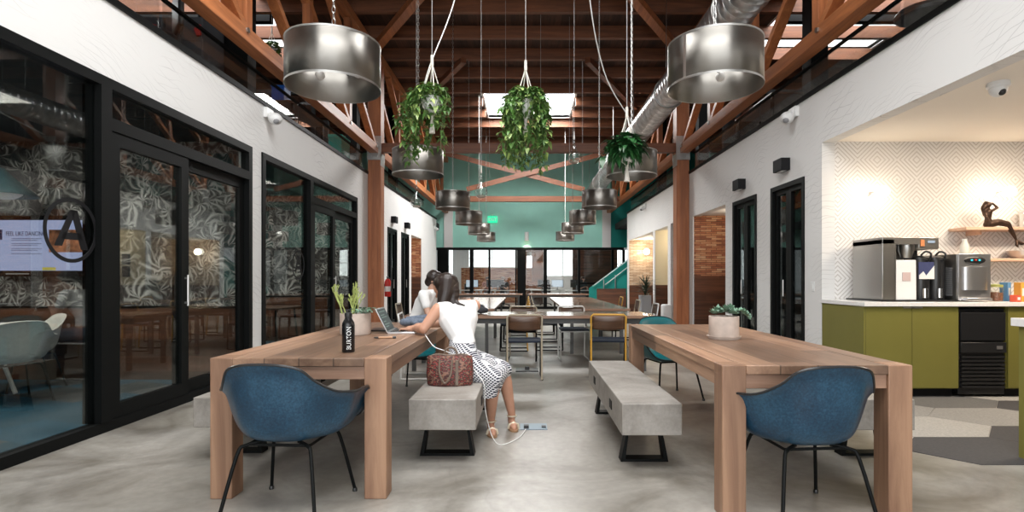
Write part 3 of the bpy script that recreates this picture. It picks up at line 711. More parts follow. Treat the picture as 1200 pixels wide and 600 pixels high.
def truss(side, y0, y1, nodes, label):
    x0, x1 = (-3.28, -3.10) if side < 0 else (3.25, 3.43)
    xm = (x0+x1)/2
    t = thing('roof_truss', label, 'truss', (xm, (y0+y1)/2, 3.86)); oy = (y0+y1)/2
    def L(y): return y-oy
    h = (x1-x0)/2
    MB().box(-h, h, L(y0), L(y1), 0, .17).build('bottom_chord', M['fir_y'], t, bevel=.006)
    MB().box(-h, h, L(y0), L(y1), 2.02, 2.19).build('top_chord', M['fir_y'], t, bevel=.006)
    for n in nodes:
        if y0 < n < y1: 
            w_ = MB().box(-.055, .055, L(n)-.07, L(n)+.07, .17, 2.02).build('vertical_web', M['fir_z'], t, bevel=.004)
        a, b = n-2.75, n-.09
        z0_, z1_ = 2.02, .17
        if a < y0+.1: z0_ = .17+(2.02-.17)*(b-(y0+.1))/(b-a); a = y0+.1
        if b-a < .5: continue
        o_ = MB().beam((.0, L(a), z0_), (.0, L(b), z1_), .09, .13, (1, 0, 0)); o_.build('diagonal_web', M['fir_y'], t, bevel=.004)
        bo = MB().tube([(-side*(h+.02), L(n)-.12, .12), (-side*(h+.0), L(n)-.12, .12)], .03, 8)
        bo.build('bolt', M['steel'], t)
for side, nm_ in ((-1, 'left'), (1, 'right')):
    truss(side, 1.8, 11.49, [4.4, 6.2, 8.0, 9.8, 11.5], 'orange timber truss along the %s loft edge nearest the camera' % nm_)
    truss(side, 11.79, 21.9, [13.6, 15.4, 17.2, 19.0, 20.8], 'orange timber truss along the %s loft edge beyond the tall post' % nm_)
def tie(y, x0, x1, label, cross):
    t = thing('cross_truss', label, 'truss', (0, y, 3.9))
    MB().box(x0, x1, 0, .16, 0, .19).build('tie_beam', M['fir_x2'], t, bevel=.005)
    if cross:
        for s in (-1, 1):
            MB().beam((s*-3.0, .05+.03*s+.03, 1.75), (s*2.05, .05+.03*s+.03, .43), .17, .05, (0, 1, 0)).build('cross_brace', M['fir_x2'], t)
        MB().box(x0, x1, 0, .16, 1.95, 2.12).build('top_chord', M['fir_x2'], t)
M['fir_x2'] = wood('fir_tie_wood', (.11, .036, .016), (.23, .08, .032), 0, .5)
tie(11.56, -3.045, 3.175, 'timber tie beam spanning the hall between the two tall posts', False)
tie(18.95, -3.095, 3.245, 'far timber truss with crossed braces before the green wall', True)
g = 'roof joists'
jn = [9.9+1.07*n for n in range(-11, 11)]
for k, y in enumerate(jn):
    segs = [(-8.5, 8.9)]
    if 14.8 < y < 17.2: segs = [(-8.5, -1.2), (1.4, 8.9)]
    elif -.8 < y < 2 or 3.65 < y < 5.2: segs = [(-8.5, -2.4), (2.4, 8.9)]
    for a, b in segs:
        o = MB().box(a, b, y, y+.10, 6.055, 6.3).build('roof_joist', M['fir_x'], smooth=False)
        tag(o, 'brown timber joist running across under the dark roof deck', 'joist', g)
for s in (-1, 1):
    sd = 'left' if s < 0 else 'right'
    o = MB().beam((s*3.05, 11.2, 5.98), (s*1.1, 8.1, 5.98), .16, .13).build('wind_brace', M['fir_y'], smooth=False); tag(o, 'diagonal timber brace under the roof, at the top of the %s tall post' % sd, 'brace')
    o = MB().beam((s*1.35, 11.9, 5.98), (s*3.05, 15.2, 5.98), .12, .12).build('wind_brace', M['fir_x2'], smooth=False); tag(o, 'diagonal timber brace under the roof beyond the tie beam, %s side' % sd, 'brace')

# ---- loft details
for s in (-1, 1):
    sd = 'left' if s < 0 else 'right'
    x = -3.42 if s < 0 else 3.53
    for k, (a, b) in enumerate(((2, 5.1), (5.15, 8.2), (8.25, 11.4), (11.9, 15), (15.05, 18.3))):
        t = thing('glass_railing', '%s glass railing panel on the %s wall top' % (ORD[k], sd), 'railing', (x, (a+b)/2, 3.475))
        MB().box(-.006, .006, -(b-a)/2, (b-a)/2, .0, .36).build('glass_panel', M['glass_clear'], t, smooth=False)
        MB().box(-.02, .02, -(b-a)/2, (b-a)/2, .36, .385).build('top_rail', M['black'], t, smooth=False)
    # steel columns and glazed screens of the loft rooms
    for k, y in enumerate((7.7, 12.6, 16.4)):
        xx = s*(3.98 if s < 0 else 4.08)
        o = MB().box(xx-.12, xx+.12, y-.12, y+.12, 3.42, 6.3).build('steel_column', M['black'], smooth=False); tag(o, '%s black steel column in the %s loft' % (ORD[k], sd), 'column')
    wl = MB(); wl.box(s*4.6, s*8.55, 12.7, 12.8, 3.42, 4.9); struct('wall_loft_%s_cross' % sd, wl, M['dark_int'])
    t = thing('loft_screen', 'black framed glass screen standing in the %s loft' % sd, 'screen', (s*5.95, 12.45, 3.42))
    m = MB(); hw = 1.15
    m.box(-hw, hw, -.03, .03, 2.0, 2.1); m.box(-hw, hw, -.03, .03, 0, .1)
    for q in (-hw, -.03, hw-.08): m.box(q, q+.08, -.03, .03, .1, 2.0)
    m.box(-hw, hw, -.02, .02, .1, .95)
    m.build('frame', M['black'], t, smooth=False); MB().box(-hw+.08, hw-.08, -.004, .004, .95, 2.0).build('pane', M['glass_dark'], t, smooth=False)
# ================================================================= FURNITURE
def oak_table(x0, x1, y0, y1, label):
    cx, cy = (x0+x1)/2, (y0+y1)/2
    t = thing('oak_table', label, 'table', (cx, cy, 0)); a, b = (x1-x0)/2, (y1-y0)/2; L = .122
    m = MB()   # top set flush between the leg heads
    m.box(-a+L, a-L, -b, b, .728, .775); m.box(-a, -a+L, -b+L, b-L, .728, .775); m.box(a-L, a, -b+L, b-L, .728, .775)
    m.build('tabletop', M['tabletop_wood'], t, bevel=.004)
    for sx in (-1, 1):
        for sy in (-1, 1):
            xa = -a if sx < 0 else a-L; ya = -b if sy < 0 else b-L
            MB().box(xa, xa+L, ya, ya+L, 0, .776).build('leg', M['leg_wood'], t, bevel=.005)
    for sy in (-1, 1):
        y = sy*(b-.035); MB().box(-a+L, a-L, y-.02, y+.02, .655, .728).build('end_rail', M['rail_wood'], t, bevel=.003)
    for sx in (-1, 1):
        x = sx*(a-.03); MB().box(x-.02, x+.02, -b+L, b-L, .655, .728).build('side_rail', M['tabletop_wood'], t, bevel=.003)
    return t
oak_table(-1.735, -.765, 3.0, 5.5, 'long thick-legged oak table on the left with laptop and bottle')
oak_table(.99, 1.95, 2.75, 5.25, 'long thick-legged oak table on the right with a potted succulent')

def bench(x0, x1, y0, y1, label, rz=0):
    t = thing('concrete_bench', label, 'bench', ((x0+x1)/2, (y0+y1)/2, 0), rz, 'concrete benches'); a, b = (x1-x0)/2, (y1-y0)/2
    MB().box(-a, a, -b, b, .235, .433).build('seat_block', M['bench_conc'], t, bevel=.005)
    n = MB()
    for dy in (-b+.45, b-.45): n.box(-a-.004, -a+.01, dy-.05, dy+.05, .30, .36); n.box(a-.01, a+.004, dy-.05, dy+.05, .30, .36)
    n.build('steel_plate', M['black'], t, smooth=False)
    for sy in (-1, 1):
        y = sy*(b-.26); w_ = .045; th = .008
        m = MB()
        # trapezoid strap: inner verticals splay outwards to the floor bar
        xt, xb = a-.075, a-.03
        m.prism([(-xb, 0), (xb, 0), (xt, .236), (xt-.014, .236), (xb-.030, .018), (-xb+.030, .018), (-xt+.014, .236), (-xt, .236)], y-w_, y+w_, 1)
        m.build('leg', M['black'], t, smooth=False)
    return t
bench(-.755, -.32, 3.52, 5.35, 'concrete bench under the seated woman, beside the left oak table')
bench(.60, .985-.01, 3.40, 5.20, 'empty concrete bench on the inner side of the right oak table')
bench(-2.18, -1.80, 3.58, 5.3, 'concrete bench on the window side of the left oak table')
bench(2.13, 2.51, 3.52, 5.2, 'concrete bench on the kitchen side of the right oak table')

RIM = [(0, .262, .418), (.16, .26, .422), (.265, .235, .455), (.33, .19, .56), (.352, .12, .63), (.355, .04, .642), (.345, -.03, .640), (.285, -.12, .655), (.222, -.205, .715), (.172, -.255, .780), (.095, -.28, .806), (0, -.285, .812)]
def shell_chair(label, shell, loc, rz, legs='black', pad=None, group=None, scale=1, wooden=False):
    t = thing('shell_armchair', label, 'chair', loc, rz, group)
    half = spline(RIM, 4)
    full = half+[Vector((-p.x, p.y, p.z)) for p in reversed(half[1:-1])]
    n = len(full); C0 = Vector((0, .02, .392)); K = 12
    vs = []; K = 14
    prof_ = spline([(0, 0, 0), (.38, .0, 0), (.60, .03, 0), (.76, .14, 0), (.84, .32, 0), (.90, .55, 0), (.95, .78, 0), (1, 1, 0)], 2)
    for k in range(K+1):
        h, v = prof_[k].x, prof_[k].y
        for p in full:
            d = p-C0; lip = Vector((0, 0, 0))
            q = Vector((C0.x+d.x*h, C0.y+d.y*h, C0.z+d.z*v))
            if k == K: # rolled lip outward
                dd = Vector((d.x, d.y, 0)).normalized(); q += dd*.018+Vector((0, 0, -.006))
            vs.append(q)
    fs = [(k*n+j, k*n+(j+1) % n, (k+1)*n+(j+1) % n, (k+1)*n+j) for k in range(K) for j in range(n)]
    m = MB(); m.add(vs, fs); so = m.build('shell', shell, t, solid=.008, angle=80)
    so.modifiers.new('sub', 'SUBSURF').levels = 1; so.modifiers['sub'].render_levels = 1
    rim = vs[K*n:]
    MB().tube(rim, .0065, 8, closed=True).build('rim_edge', M['plastic_black'] if pad != 'white' else shell, t)
    if pad and pad != 'white': MB().ball((0, .02, .424), 1, 20, 8, (.17, .17, .022)).build('seat_pad', pad, t)
    lm = M['black'] if legs == 'black' else M['meet_wood']
    for sx in (-1, 1):
        for sy in (-1, 1):
            pts = [(sx*.09, sy*.10, .385), (sx*.16, sy*.15+.0, .375), (sx*.19, sy*.18, .33), (sx*.245, sy*.255, .012)]
            lg = MB().tube(spline(pts, 4), .0095 if legs == 'black' else .016, 8).build('leg', lm, t)
            MB().lathe([(.014, 0), (.014, .012), (.011, .02)], 10, (sx*.245, sy*.255, 0), cap0=True).build('foot', M['plastic_black'], lg)
    MB().tube([(-.16, .13, .374), (.16, .13, .374), (.16, -.13, .374), (-.16, -.13, .374)], .008, closed=True).build('under_frame', lm, t)
    if scale != 1: t.scale = (scale,)*3
    return t
shell_chair('blue fibreglass armchair at the near end of the left oak table', M['shell_blue'], (-1.235, 2.88, 0), -.06, pad=M['teal_cush'])
shell_chair('blue fibreglass armchair at the near end of the right oak table', M['shell_blue'], (1.42, 2.82, 0), .08, pad=M['teal_cush'])
shell_chair('teal armchair at the far end of the right oak table', M['teal_seat'], (1.47, 5.62, 0), PI+.25)
shell_chair('teal armchair at the far end of the left oak table', M['teal_seat'], (-1.15, 5.85, 0), PI-.2)
# meeting room chairs
shell_chair('white shell armchair nearest the glass in the meeting room', M['shell_white'], (-5.05, 5.35, 0), .9+PI/2*0+.2, pad='white')
shell_chair('white shell armchair behind the meeting room table', M['shell_white'], (-5.55, 6.1, 0), 2.6, pad='white')

# ---- tube chairs with plywood backs
def tube_chair(label, frame, front, loc, rz, group='tube frame chairs'):
    t = thing('tube_chair', label, 'chair', loc, rz, group)
    # rear frame: inverted U, floor to back top ; faces +Y, back at -Y
    r_ = .0115
    def rf(sx): return [(sx*.205, -.235, .012), (sx*.205, -.215, .44), (sx*.205, -.235, .60), (sx*.205, -.262, .76)]
    pts = [Vector(p) for p in rf(-1)]+[Vector((-.18, -.268, .785)), Vector((.18, -.268, .785))]+[Vector(p) for p in reversed(rf(1))]
    MB().tube(pts, r_, 8).build('back_frame', frame, t)
    m = MB(); N = 10
    for i in range(N):
        pass
    vs = []
    for i in range(N+1):
        x = -.19+.38*i/N; bow = -.035*(1-(2*i/N-1)**2)
        for (z, dz) in ((.765, -.262), (.70, -.255), (.635, -.243), (.595+.015*(abs(2*i/N-1)), -.237)): vs.append((x, dz+bow, z))
    fs = [(i*4+j, (i+1)*4+j, (i+1)*4+j+1, i*4+j+1) for i in range(N) for j in range(3)]
    MB().add(vs, fs).build('backrest', M['ply'], t, solid=.011)
    m = MB(); sv = []
    for (x, y, z) in ((-.20, -.19, .455), (.20, -.19, .455), (.215, .21, .462), (-.215, .21, .462)): sv.append((x, y))
    m.prism(sv, .445, .472, 2); m.build('seat', M['navy'], t, bevel=.012)
    fp = [(-.215, .225, .012), (-.215, .215, .42), (-.195, .205, .436), (.195, .205, .436), (.215, .215, .42), (.215, .225, .012)]
    MB().tube(fp, r_, 8).build('front_frame', front, t)
    for sx in (-1, 1):
        MB().tube([(sx*.205, -.212, .436), (sx*.205, .205, .436)], .009, 6).build('side_rail', front, t)
        MB().tube([(sx*.212, -.235, .012), (sx*.212, .225, .012)], .0105, 6).build('floor_runner', front, t)
    return t
c1 = tube_chair('plywood back chair with warm grey frame, in front of the long cross table', M['tan_tube'], M['black'], (-.02, 6.72, 0), .03)
c2 = tube_chair('plywood back chair with mustard yellow frame, in front of the long cross table', M['yellow_tube'], M['black'], (1.02, 6.78, 0), -.12)
def chair(label, frame, loc, rz):
    mm = {'tan': {}, 'yellow': {M['tan_tube']: M['yellow_tube']}, 'white': {M['tan_tube']: M['white_tube'], M['black']: M['white_tube']}}[frame]
    return dup(c1, loc, rz, label, 'tube frame chairs', mm)
chair('tan framed chair on the far side of the cross table, left one', 'tan', (-.05, 8.2, 0), PI-.05)
chair('white framed chair on the far side of the cross table, right one', 'white', (.72, 8.25, 0), PI+.05)
for k, y in enumerate((9.3, 10.6, 11.9, 13.2)):
    chair('yellow framed chair on the aisle side of the far left table, %s' % ORD[k], 'yellow', (-.20, y, 0), PI/2)
for k, y in enumerate((9.4, 10.7, 12.1)):
    chair('tan framed chair on the aisle side of the far right table, %s' % ORD[k], 'tan', (.40, y, 0), -PI/2)
for k, y in enumerate((9.5, 11.0, 12.9)):
    chair('%s framed chair on the wall side of the far right table, %s' % (('white', 'tan', 'yellow')[k], ORD[k]), ('white', 'tan', 'yellow')[k], (2.0, y, 0), PI/2)
for k, y in enumerate((9.5, 11.3, 13.0)):
    chair('tan framed chair on the wall side of the far left table, %s' % ORD[k], 'tan', (-1.95, y, 0), -PI/2)
chair('white framed chair near the left wall behind the laptop', 'white', (-1.28, 6.75, 0), -PI/2+.1)

def plain_table(label, x0, x1, y0, y1, h=.74, top=.04):
    t = thing('work_table', label, 'table', ((x0+x1)/2, (y0+y1)/2, 0)); a, b = (x1-x0)/2, (y1-y0)/2
    MB().box(-a, a, -b, b, h-top, h).build('tabletop', M['top_far'], t, bevel=.003)
    MB().box(-a+.1, a-.1, -b+.07, b-.07, h-top-.07, h-top).build('apron', M['steel_grey'], t, smooth=False)
    for sx in (-1, 1):
        for sy in (-1, 1): MB().box(sx*(a-.13)-.025, sx*(a-.13)+.025, sy*(b-.1)-.025, sy*(b-.1)+.025, 0, h-top-.07).build('leg', M['steel_grey'], t, smooth=False)
    return t
M['top_far'] = wood('walnut_tabletop', (.20, .105, .065), (.38, .24, .17), 0, .16)
M['steel_grey'] = plain('grey_powder_coated_steel', (.09, .09, .088), .5)
plain_table('long walnut table set across the hall with chairs either side', -1.6, 1.69, 7.1, 7.98, .735)
plain_table('far left walnut table running away from the camera, nearer half', -1.6, -.5, 8.75, 11.3, .735)
plain_table('far left walnut table running away from the camera, farther half', -1.6, -.5, 11.32, 14.2, .735)
plain_table('far right walnut table running away from the camera, nearer half', .62, 1.68, 8.75, 11.3, .735)
plain_table('far right walnut table running away from the camera, farther half', .62, 1.68, 11.32, 14.2, .735)
plain_table('walnut table set across the hall before the office glazing, right', .1, 2.0, 17.2, 18.0, .74)
plain_table('walnut table set across the hall before the office glazing, left', -2.2, -.1, 17.2, 18.0, .74)
tag(MB().box(-.15, .15, -.13, .13, 0, .012).box(-.03, .03, -.03, .03, .012, .05).build('floor_box', M['plastic_black']), 'black floor power box between the cross table chairs', 'power box').location = (.02, 7.25, 0)

# ================================================================= KITCHEN
Yf = 5.56
def door_panel(name, x0, x1, z0, z1, y, mat, par, handle=None):
    o = MB().box(x0+.0025, x1-.0025, y-.018, y, z0, z1).build(name, mat, par, bevel=.0015)
    if handle: MB().box(handle[0], handle[1], y-.034, y-.018, z1-.012, z1+.0).build('handle', M['alu'], o, smooth=False)
    return o
def base_cabinet(x0, x1, label, doors, side=False):
    t = thing('base_cabinet', label, 'cabinet', (x0, Yf, 0))
    w_ = x1-x0
    MB().box(0, w_-.002, .02, .78, .09, .93).build('carcass', M['green_cab'], t, smooth=False)
    MB().box(.02, w_-.02, .07, .75, 0, .09).build('plinth', M['black_matte'], t, smooth=False)
    n = len(doors); 
    for a, b, hd in doors: door_panel('door', a-x0, b-x0, .10, .925, .018, M['green_cab'], t, hd and (hd[0]-x0, hd[1]-x0))
    if side: MB().box(-.019, -.001, 0, .78, .06, .93).build('end_panel', M['green_cab'], t, smooth=False)
base_cabinet(3.46, 4.415, 'olive green base cabinet with two doors below the coffee machine', [(3.46, 3.935, (3.84, 3.93)), (3.935, 4.41, (3.94, 4.03))], True)
base_cabinet(4.905, 5.9, 'olive green base cabinet right of the ice maker', [(4.91, 5.4, None), (5.4, 5.89, None)])
t = thing('worktop', 'white quartz worktop on the green base cabinets', 'worktop', (3.43, Yf-.03, .932))
MB().box(0, 2.6, 0, .825, 0, .042).build('slab', M['quartz'], t, bevel=.003)
# ice maker
t = thing('ice_maker', 'black undercounter ice maker between the green cabinets', 'ice maker', (4.42, Yf, 0))
MB().box(.003, .477, .03, .76, .03, .905).build('body', M['plastic_black'], t, bevel=.004)
MB().box(.01, .47, -.0, .03, .58, .87).build('door', M['black_matte'], t, bevel=.008)
hb = MB().box(.01, .47, -.006, .03, .46, .565).build('control_strip', M['plastic_black'], t, bevel=.004)
MB().box(.37, .43, -.010, -.006, .495, .53).build('badge', M['alu'], hb, smooth=False)
m = MB()
for k in range(9): m.box(.02, .46, -.002, .03, .10+k*.038, .122+k*.038)
m.build('vent_grille', M['plastic_black'], t, smooth=False)
# island end at the right edge
t = thing('kitchen_island', 'olive green island end with white top at the right edge', 'island', (3.34, 2.5, 0))
MB().box(0, 1.9, 0, 1.2, 0, .89).build('body', M['green_cab'], t, bevel=.002)
MB().box(-.02, 1.95, -.03, 1.24, .89, .945).build('worktop', M['quartz'], t, bevel=.003)

# coffee brewer, counter top z=.974
Zc = .975
t = thing('coffee_machine', 'stainless twin coffee brewer on the worktop', 'coffee machine', (3.735, 5.72, Zc), .0)
MB().box(-.03, .78, -.04, .60, 0, .015).build('tray', M['plastic_black'], t, smooth=False)
body = MB().box(.0, .13, .0, .52, .015, .655).box(.13, .40, .25, .52, .015, .655).box(.0, .40, .0, .52, .60, .675)
body.build('housing', M['steel'], t, bevel=.006)
hd = MB().box(.40, .62, .03, .50, .55, .68).build('brew_head', M['steel_l'] if 'steel_l' in M else M['steel'], t, bevel=.012)
MB().box(.50, .57, .023, .03, .615, .64).build('display', M['monitor_lit'], hd, smooth=False)
MB().box(.42, .46, .022, .03, .58, .65).build('warning_label', plain('orange_label', (.6, .22, .08), .6), hd, smooth=False)
MB().box(.42, .60, .32, .50, .015, .55).build('back_column', M['plastic_black'], t, bevel=.004)
MB().lathe([(.05, .46), (.075, .55), (.075, .60)], 20, (.34, .13, 0), cap0=True).build('filter_basket', M['steel'], t)
MB().box(.13, .145, .0, .25, .015, .6).build('side_bar', M['steel'], t, smooth=False)
th = thing('thermal_server', 'black thermal coffee server with lever under the brew head', 'coffee server', (4.235, 5.87, Zc+.015))
MB().lathe([(.085, 0), (.088, .02), (.088, .40), (.075, .45), (.03, .47)], 24, cap0=True, cap1=True).build('body', M['plastic_black'], th)
MB().box(-.075, .085, -.093, -.082, .22, .40).build('label', plain('navy_label', (.04, .05, .13), .5), th, smooth=False)
MB().prism([(-.075, .22), (-.075, .26), (-.03, .30), (.0, .255), (.085, .36), (.085, .22)], -.098, -.093, 1).build('label_print', M['plastic_white'], th, smooth=False)
MB().tube(spline([(.03, -.09, .42), (.03, -.12, .45), (.03, -.12, .49), (-.01, -.10, .51), (-.03, -.06, .47)], 4), .010, 8).build('lever_handle', M['plastic_black'], th)
MB().lathe([(.03, 0), (.03, .1)], 10, (0, -.075, .02), cap1=True).build('spigot', M['chrome'], th)
th2 = dup(th, (4.42, 5.90, Zc+.015), -.1, 'black thermal coffee server without a label standing right of the brewer')
for ch in list(th2.children):
    if ch.name.startswith('label'): bpy.data.objects.remove(ch)
pp = thing('paper_bag', 'white paper bag with a small printed label before the brewer', 'paper bag', (3.985, 5.77, Zc+.015))
m = MB(); m.prism([(-.11, 0), (.11, 0), (.105, .42), (-.105, .42)], -.05, .045, 1); m.build('bag', M['white_cloth2'] if 'white_cloth2' in M else M['plastic_white'], pp, bevel=.006)
MB().box(-.04, .045, -.054, -.05, .20, .29).build('label', plain('grey_pink_label', (.50, .38, .36), .7), pp, smooth=False)
# water / ice dispenser
t = thing('water_dispenser', 'stainless ice and water dispenser on the worktop', 'dispenser', (4.515, 5.70, Zc))
MB().box(0, .34, .02, .60, .012, .50).build('housing', M['steel'], t, bevel=.006)
m = MB()
for k in range(14): m.box(-.002, .0, .08, .5, .06+k*.022, .07+k*.022)
m.build('side_louvre', M['plastic_grey'], t, smooth=False)
fr = MB().box(.0, .34, .0, .02, .012, .50).build('front_panel', M['alu'], t, bevel=.004)
MB().lathe([(.13, .12), (.13, .36)], 24, (.17, .0, 0), sy=.32, cap0=True, cap1=True).build('front_hood', M['chrome_s'] if 'chrome_s' in M else M['alu'], t)
MB().ball((.17, -.004, .43), 1, 20, 6, (.115, .01, .04)).build('control_panel', M['plastic_black'], fr)
for dx, mm in ((-.04, M['led_cyan']), (0, M['red']), (.04, M['led_cyan'])): MB().ball((.17+dx, -.015, .432), .011, 8, 6).build('button', mm, fr)
MB().box(.04, .30, -.07, .0, .012, .04).build('drip_tray', M['alu'], t, bevel=.004)
# shelves
for z, lab in ((1.76, 'upper pale wood shelf with the bronze figurine'), (1.41, 'lower pale wood shelf with the glass bottle')):
    t = thing('wall_shelf', lab, 'shelf', (4.92, 6.355, z), 0, 'kitchen wall shelves')
    MB().box(0, 1.9, -.26, 0, 0, .032).build('board', M['shelf_wood'], t, bevel=.002)
    MB().box(.2, .22, -.2, 0, -.05, 0).box(1.2, 1.22, -.2, 0, -.05, 0).build('bracket', M['shelf_wood'], t, smooth=False)
sb = thing('glass_bottle', 'frosted glass bottle standing on the lower shelf', 'bottle', (4.985, 6.2, 1.442)); sb.scale = (.78,)*3
MB().lathe([(.055, 0), (.06, .02), (.06, .18), (.035, .24), (.03, .27)], 20, cap0=True).build('body', plain('frosted_glass', (.66, .66, .60), .35), sb)
MB().lathe([(.034, .265), (.034, .285)], 16, cap1=True).build('lid', M['plastic_white'], sb)
# bronze figurine of a seated sea nymph
f = MB(); f.chain([(0, 0, .02), (.0, 0, .09), (.0, 0, .15)], [.036, .026, .036]); f.chain([(0, 0, .15), (0, 0, .19)], [.018, .015]); f.ball((0, 0, .222), .03)
f.chain([(-.03, 0, .15), (-.035, -.02, .10), (-.01, -.03, .04)], [.014, .012, .009]); f.chain([(.02, -.01, .155), (.075, -.02, .19), (.03, -.015, .235)], [.014, .012, .009])
f.chain([(0, 0, .03), (.09, -.01, .05), (.17, -.02, .03), (.235, -.02, -.08), (.26, -.02, -.13)], [.04, .034, .028, .016, .009])
f.chain([(-.01, .01, .235), (-.035, .01, .19), (-.03, .01, .12)], [.024, .024, .012])
f.chain([(.26, -.02, -.13), (.30, -.03, -.16), (.335, -.035, -.165)], [.012, .016, .004]); f.chain([(.26, -.02, -.13), (.255, -.03, -.175), (.27, -.03, -.20)], [.012, .014, .004])
fo = remesh(f, 'figurine', M['bronze'], voxel=.006, smooth=2); fo.location = (5.19, 6.04+.0, 1.790); fo.scale = (1.15,)*3
fo.location.y = 6.13
tag(fo, 'bronze figurine with a fish tail sitting on the upper shelf edge', 'figurine')
kk = thing('canister', 'shiny steel canister at the right of the upper shelf', 'canister', (5.72, 6.22, 1.792))
MB().lathe([(.075, 0), (.075, .17), (.07, .18), (.0, .18)], 24, cap0=True).build('body', M['chrome'], kk); MB().lathe([(.078, .17), (.078, .20), (.0, .205)], 24).build('lid', M['alu'], kk)
bw = thing('serving_bowl', 'wide steel bowl on the lower shelf', 'bowl', (5.62, 6.21, 1.442))
MB().lathe([(.06, 0), (.09, .03), (.13, .09), (.135, .09), (.095, .025), (.0, .01)], 28, cap0=True).build('body', M['alu'], bw)
# jars and boxes on the worktop
cols = [(.70, .10, .05), (.75, .35, .06), (.45, .60, .10), (.80, .60, .10), (.75, .20, .35), (.10, .25, .45)]
jl = ['squat clear jar of snacks nearest the dispenser', 'clear jar with green lid behind the snack boxes']
for k, (x, y) in enumerate(((5.0, 5.80), (5.14, 5.98))):
    t = thing('snack_jar', jl[k], 'jar', (x, y, Zc))
    MB().lathe([(.058, 0), (.06, .01), (.06, .13), (.05, .15)], 20, cap0=True).build('body', M['glass_clear'], t)
    MB().lathe([(.052, .006), (.052, .09), (.0, .095)], 16, cap0=True).build('contents', plain('snacks_%d' % k, (.22, .10, .06), .8, noise=.5, nscale=60), t)
    MB().lathe([(.056, .15), (.056, .175), (.0, .18)], 20, cap0=True).build('lid', plain('jar_lid_%d' % k, ((.35, .36, .10), (.30, .5, .12))[k], .5), t)
bl = ['orange', 'tangerine', 'lime green', 'yellow', 'pink', 'blue']
for k, (x, y, z, w_, h) in enumerate(((5.04, 5.62, Zc, .05, .07), (5.17, 5.70, Zc, .08, .20), (5.265, 5.72, Zc, .08, .17), (5.20, 5.50+.06, Zc, .06, .05), (5.37, 5.68, Zc, .08, .18), (5.12, 5.83, Zc, .05, .2))):
    if k == 3: x, y, w_, h = 5.24, 5.59, .13, .11
    t = thing('snack_box', '%s snack carton on the worktop right of the dispenser' % bl[k], 'carton', (x, y, z), .05*k, 'snack cartons')
    MB().box(-w_/2, w_/2, -.04, .04, 0, h).build('carton', plain('carton_'+bl[k].replace(' ', '_'), cols[k], .6), t, bevel=.002)
    MB().box(-w_/2+.012, w_/2-.012, -.042, -.04, h*.3, h*.7).build('label', M['plastic_white'], t, smooth=False)
# wall lamps: two opal globes on a small bar
for x, lab in ((3.98, 'lit double globe wall lamp above the coffee machine'), (5.43, 'lit double globe wall lamp above the shelves')):
    t = thing('wall_lamp', lab, 'wall lamp', (x, 6.355, 2.19))
    MB().tube([(-.10, -.09, 0), (.10, -.09, .02)], .010).tube([(0, 0, .01), (0, -.09, .01)], .010).lathe([(.04, 0), (.04, .015)], 16, (0, -.005, 0), cap0=True, cap1=True).build('arm', M['alu'], t)
    for s in (-1, 1):
        MB().ball((s*.125, -.09, .012+.012*s), .062, 20, 14).build('globe', M['globe'], t)
        l = bpy.data.lights.new('globe_light', 'POINT'); l.energy = 2.3; l.color = (1, .80, .58); l.shadow_soft_size = .07
        lo = bpy.data.objects.new('globe_light', l); C.objects.link(lo); lo.location = (x+s*.125, 6.355-.2, 2.19)
area('kitchen_ceiling_lamp', (5.4, 4.6, 2.78), (0, 0, 0), 1.6, .5, 100, (1, .84, .66))

# ================================================================= MEETING ROOM
t = thing('television', 'wall mounted television showing a presentation slide in the meeting room', 'television', (-5.72, 6.535, 1.60))
MB().box(-.60, .60, 0, .045, -.36, .37).build('body', M['tv_body'], t, bevel=.004)
s_ = MB().box(-.57, .57, -.003, 0, -.29, .315).build('screen', M['screen_white'], t, smooth=False)
dk_ = plain('slide_ink', (.03, .03, .12), .6)
text('slide_title', 'FEEL LIKE DANCING?', .062, dk_, (-.25, -.005, .15), (PI/2, 0, 0), s_, font_scale=(.85, 1.2))
m = MB()
for k, z in enumerate((.09, .07, .03, .01, -.03, -.05, -.09)): m.box(-.43, -.07 if k % 2 == 0 else -.12, -.005, -.003, z, z+.007)
m.build('slide_text_lines', plain('slide_grey', (.16, .17, .32), .6), s_, smooth=False)
m = MB(); m.box(-.57, -.54, -.005, -.003, .08, .20); m.build('slide_tab', dk_, s_, smooth=False)
MB().box(.02, .50, -.005, -.003, -.07, .2).build('slide_photo', plain('slide_photo_print', (.30, .12, .06), .6, noise=.9, nscale=9), s_, smooth=False)
MB().box(-.06, .10, -.005, -.003, -.285, -.25).build('slide_button', plain('slide_yellow', (.55, .50, .08), .6), s_, smooth=False)
MB().box(-.50, -.22, -.003, 0, -.335, -.32).build('caption_bar', M['plastic_grey'], t, smooth=False)
t = thing('meeting_table', 'white meeting table behind the glass', 'table', (-6.4, 5.3, 0))
MB().box(-1.1, 1.1, -.55, .55, .71, .745).build('tabletop', M['plastic_white'], t, bevel=.004)
for sx in (-1, 1):
    for sy in (-1, 1): MB().tube([(sx*.85, sy*.35, .71), (sx*1.0, sy*.48, 0)], .02).build('leg', M['plastic_white'], t)
t = thing('pendant_lamp', 'teal dome pendant lamp over the meeting table', 'pendant lamp', (-5.78, 6.0, 2.13))
MB().lathe([(.04, .30), (.06, .27), (.12, .20), (.30, .04), (.335, .0)], 36).build('lamp_shade', plain('petrol_blue_enamel', (.012, .06, .075), .4), t, solid=.006)
MB().lathe([(.0, -.045), (.13, -.03), (.19, .015), (.19, .03)], 24).build('diffuser', M['plastic_white'], t)
MB().tube([(0, 0, .3), (0, 0, .74)], .005).build('flex', M['plastic_black'], t)
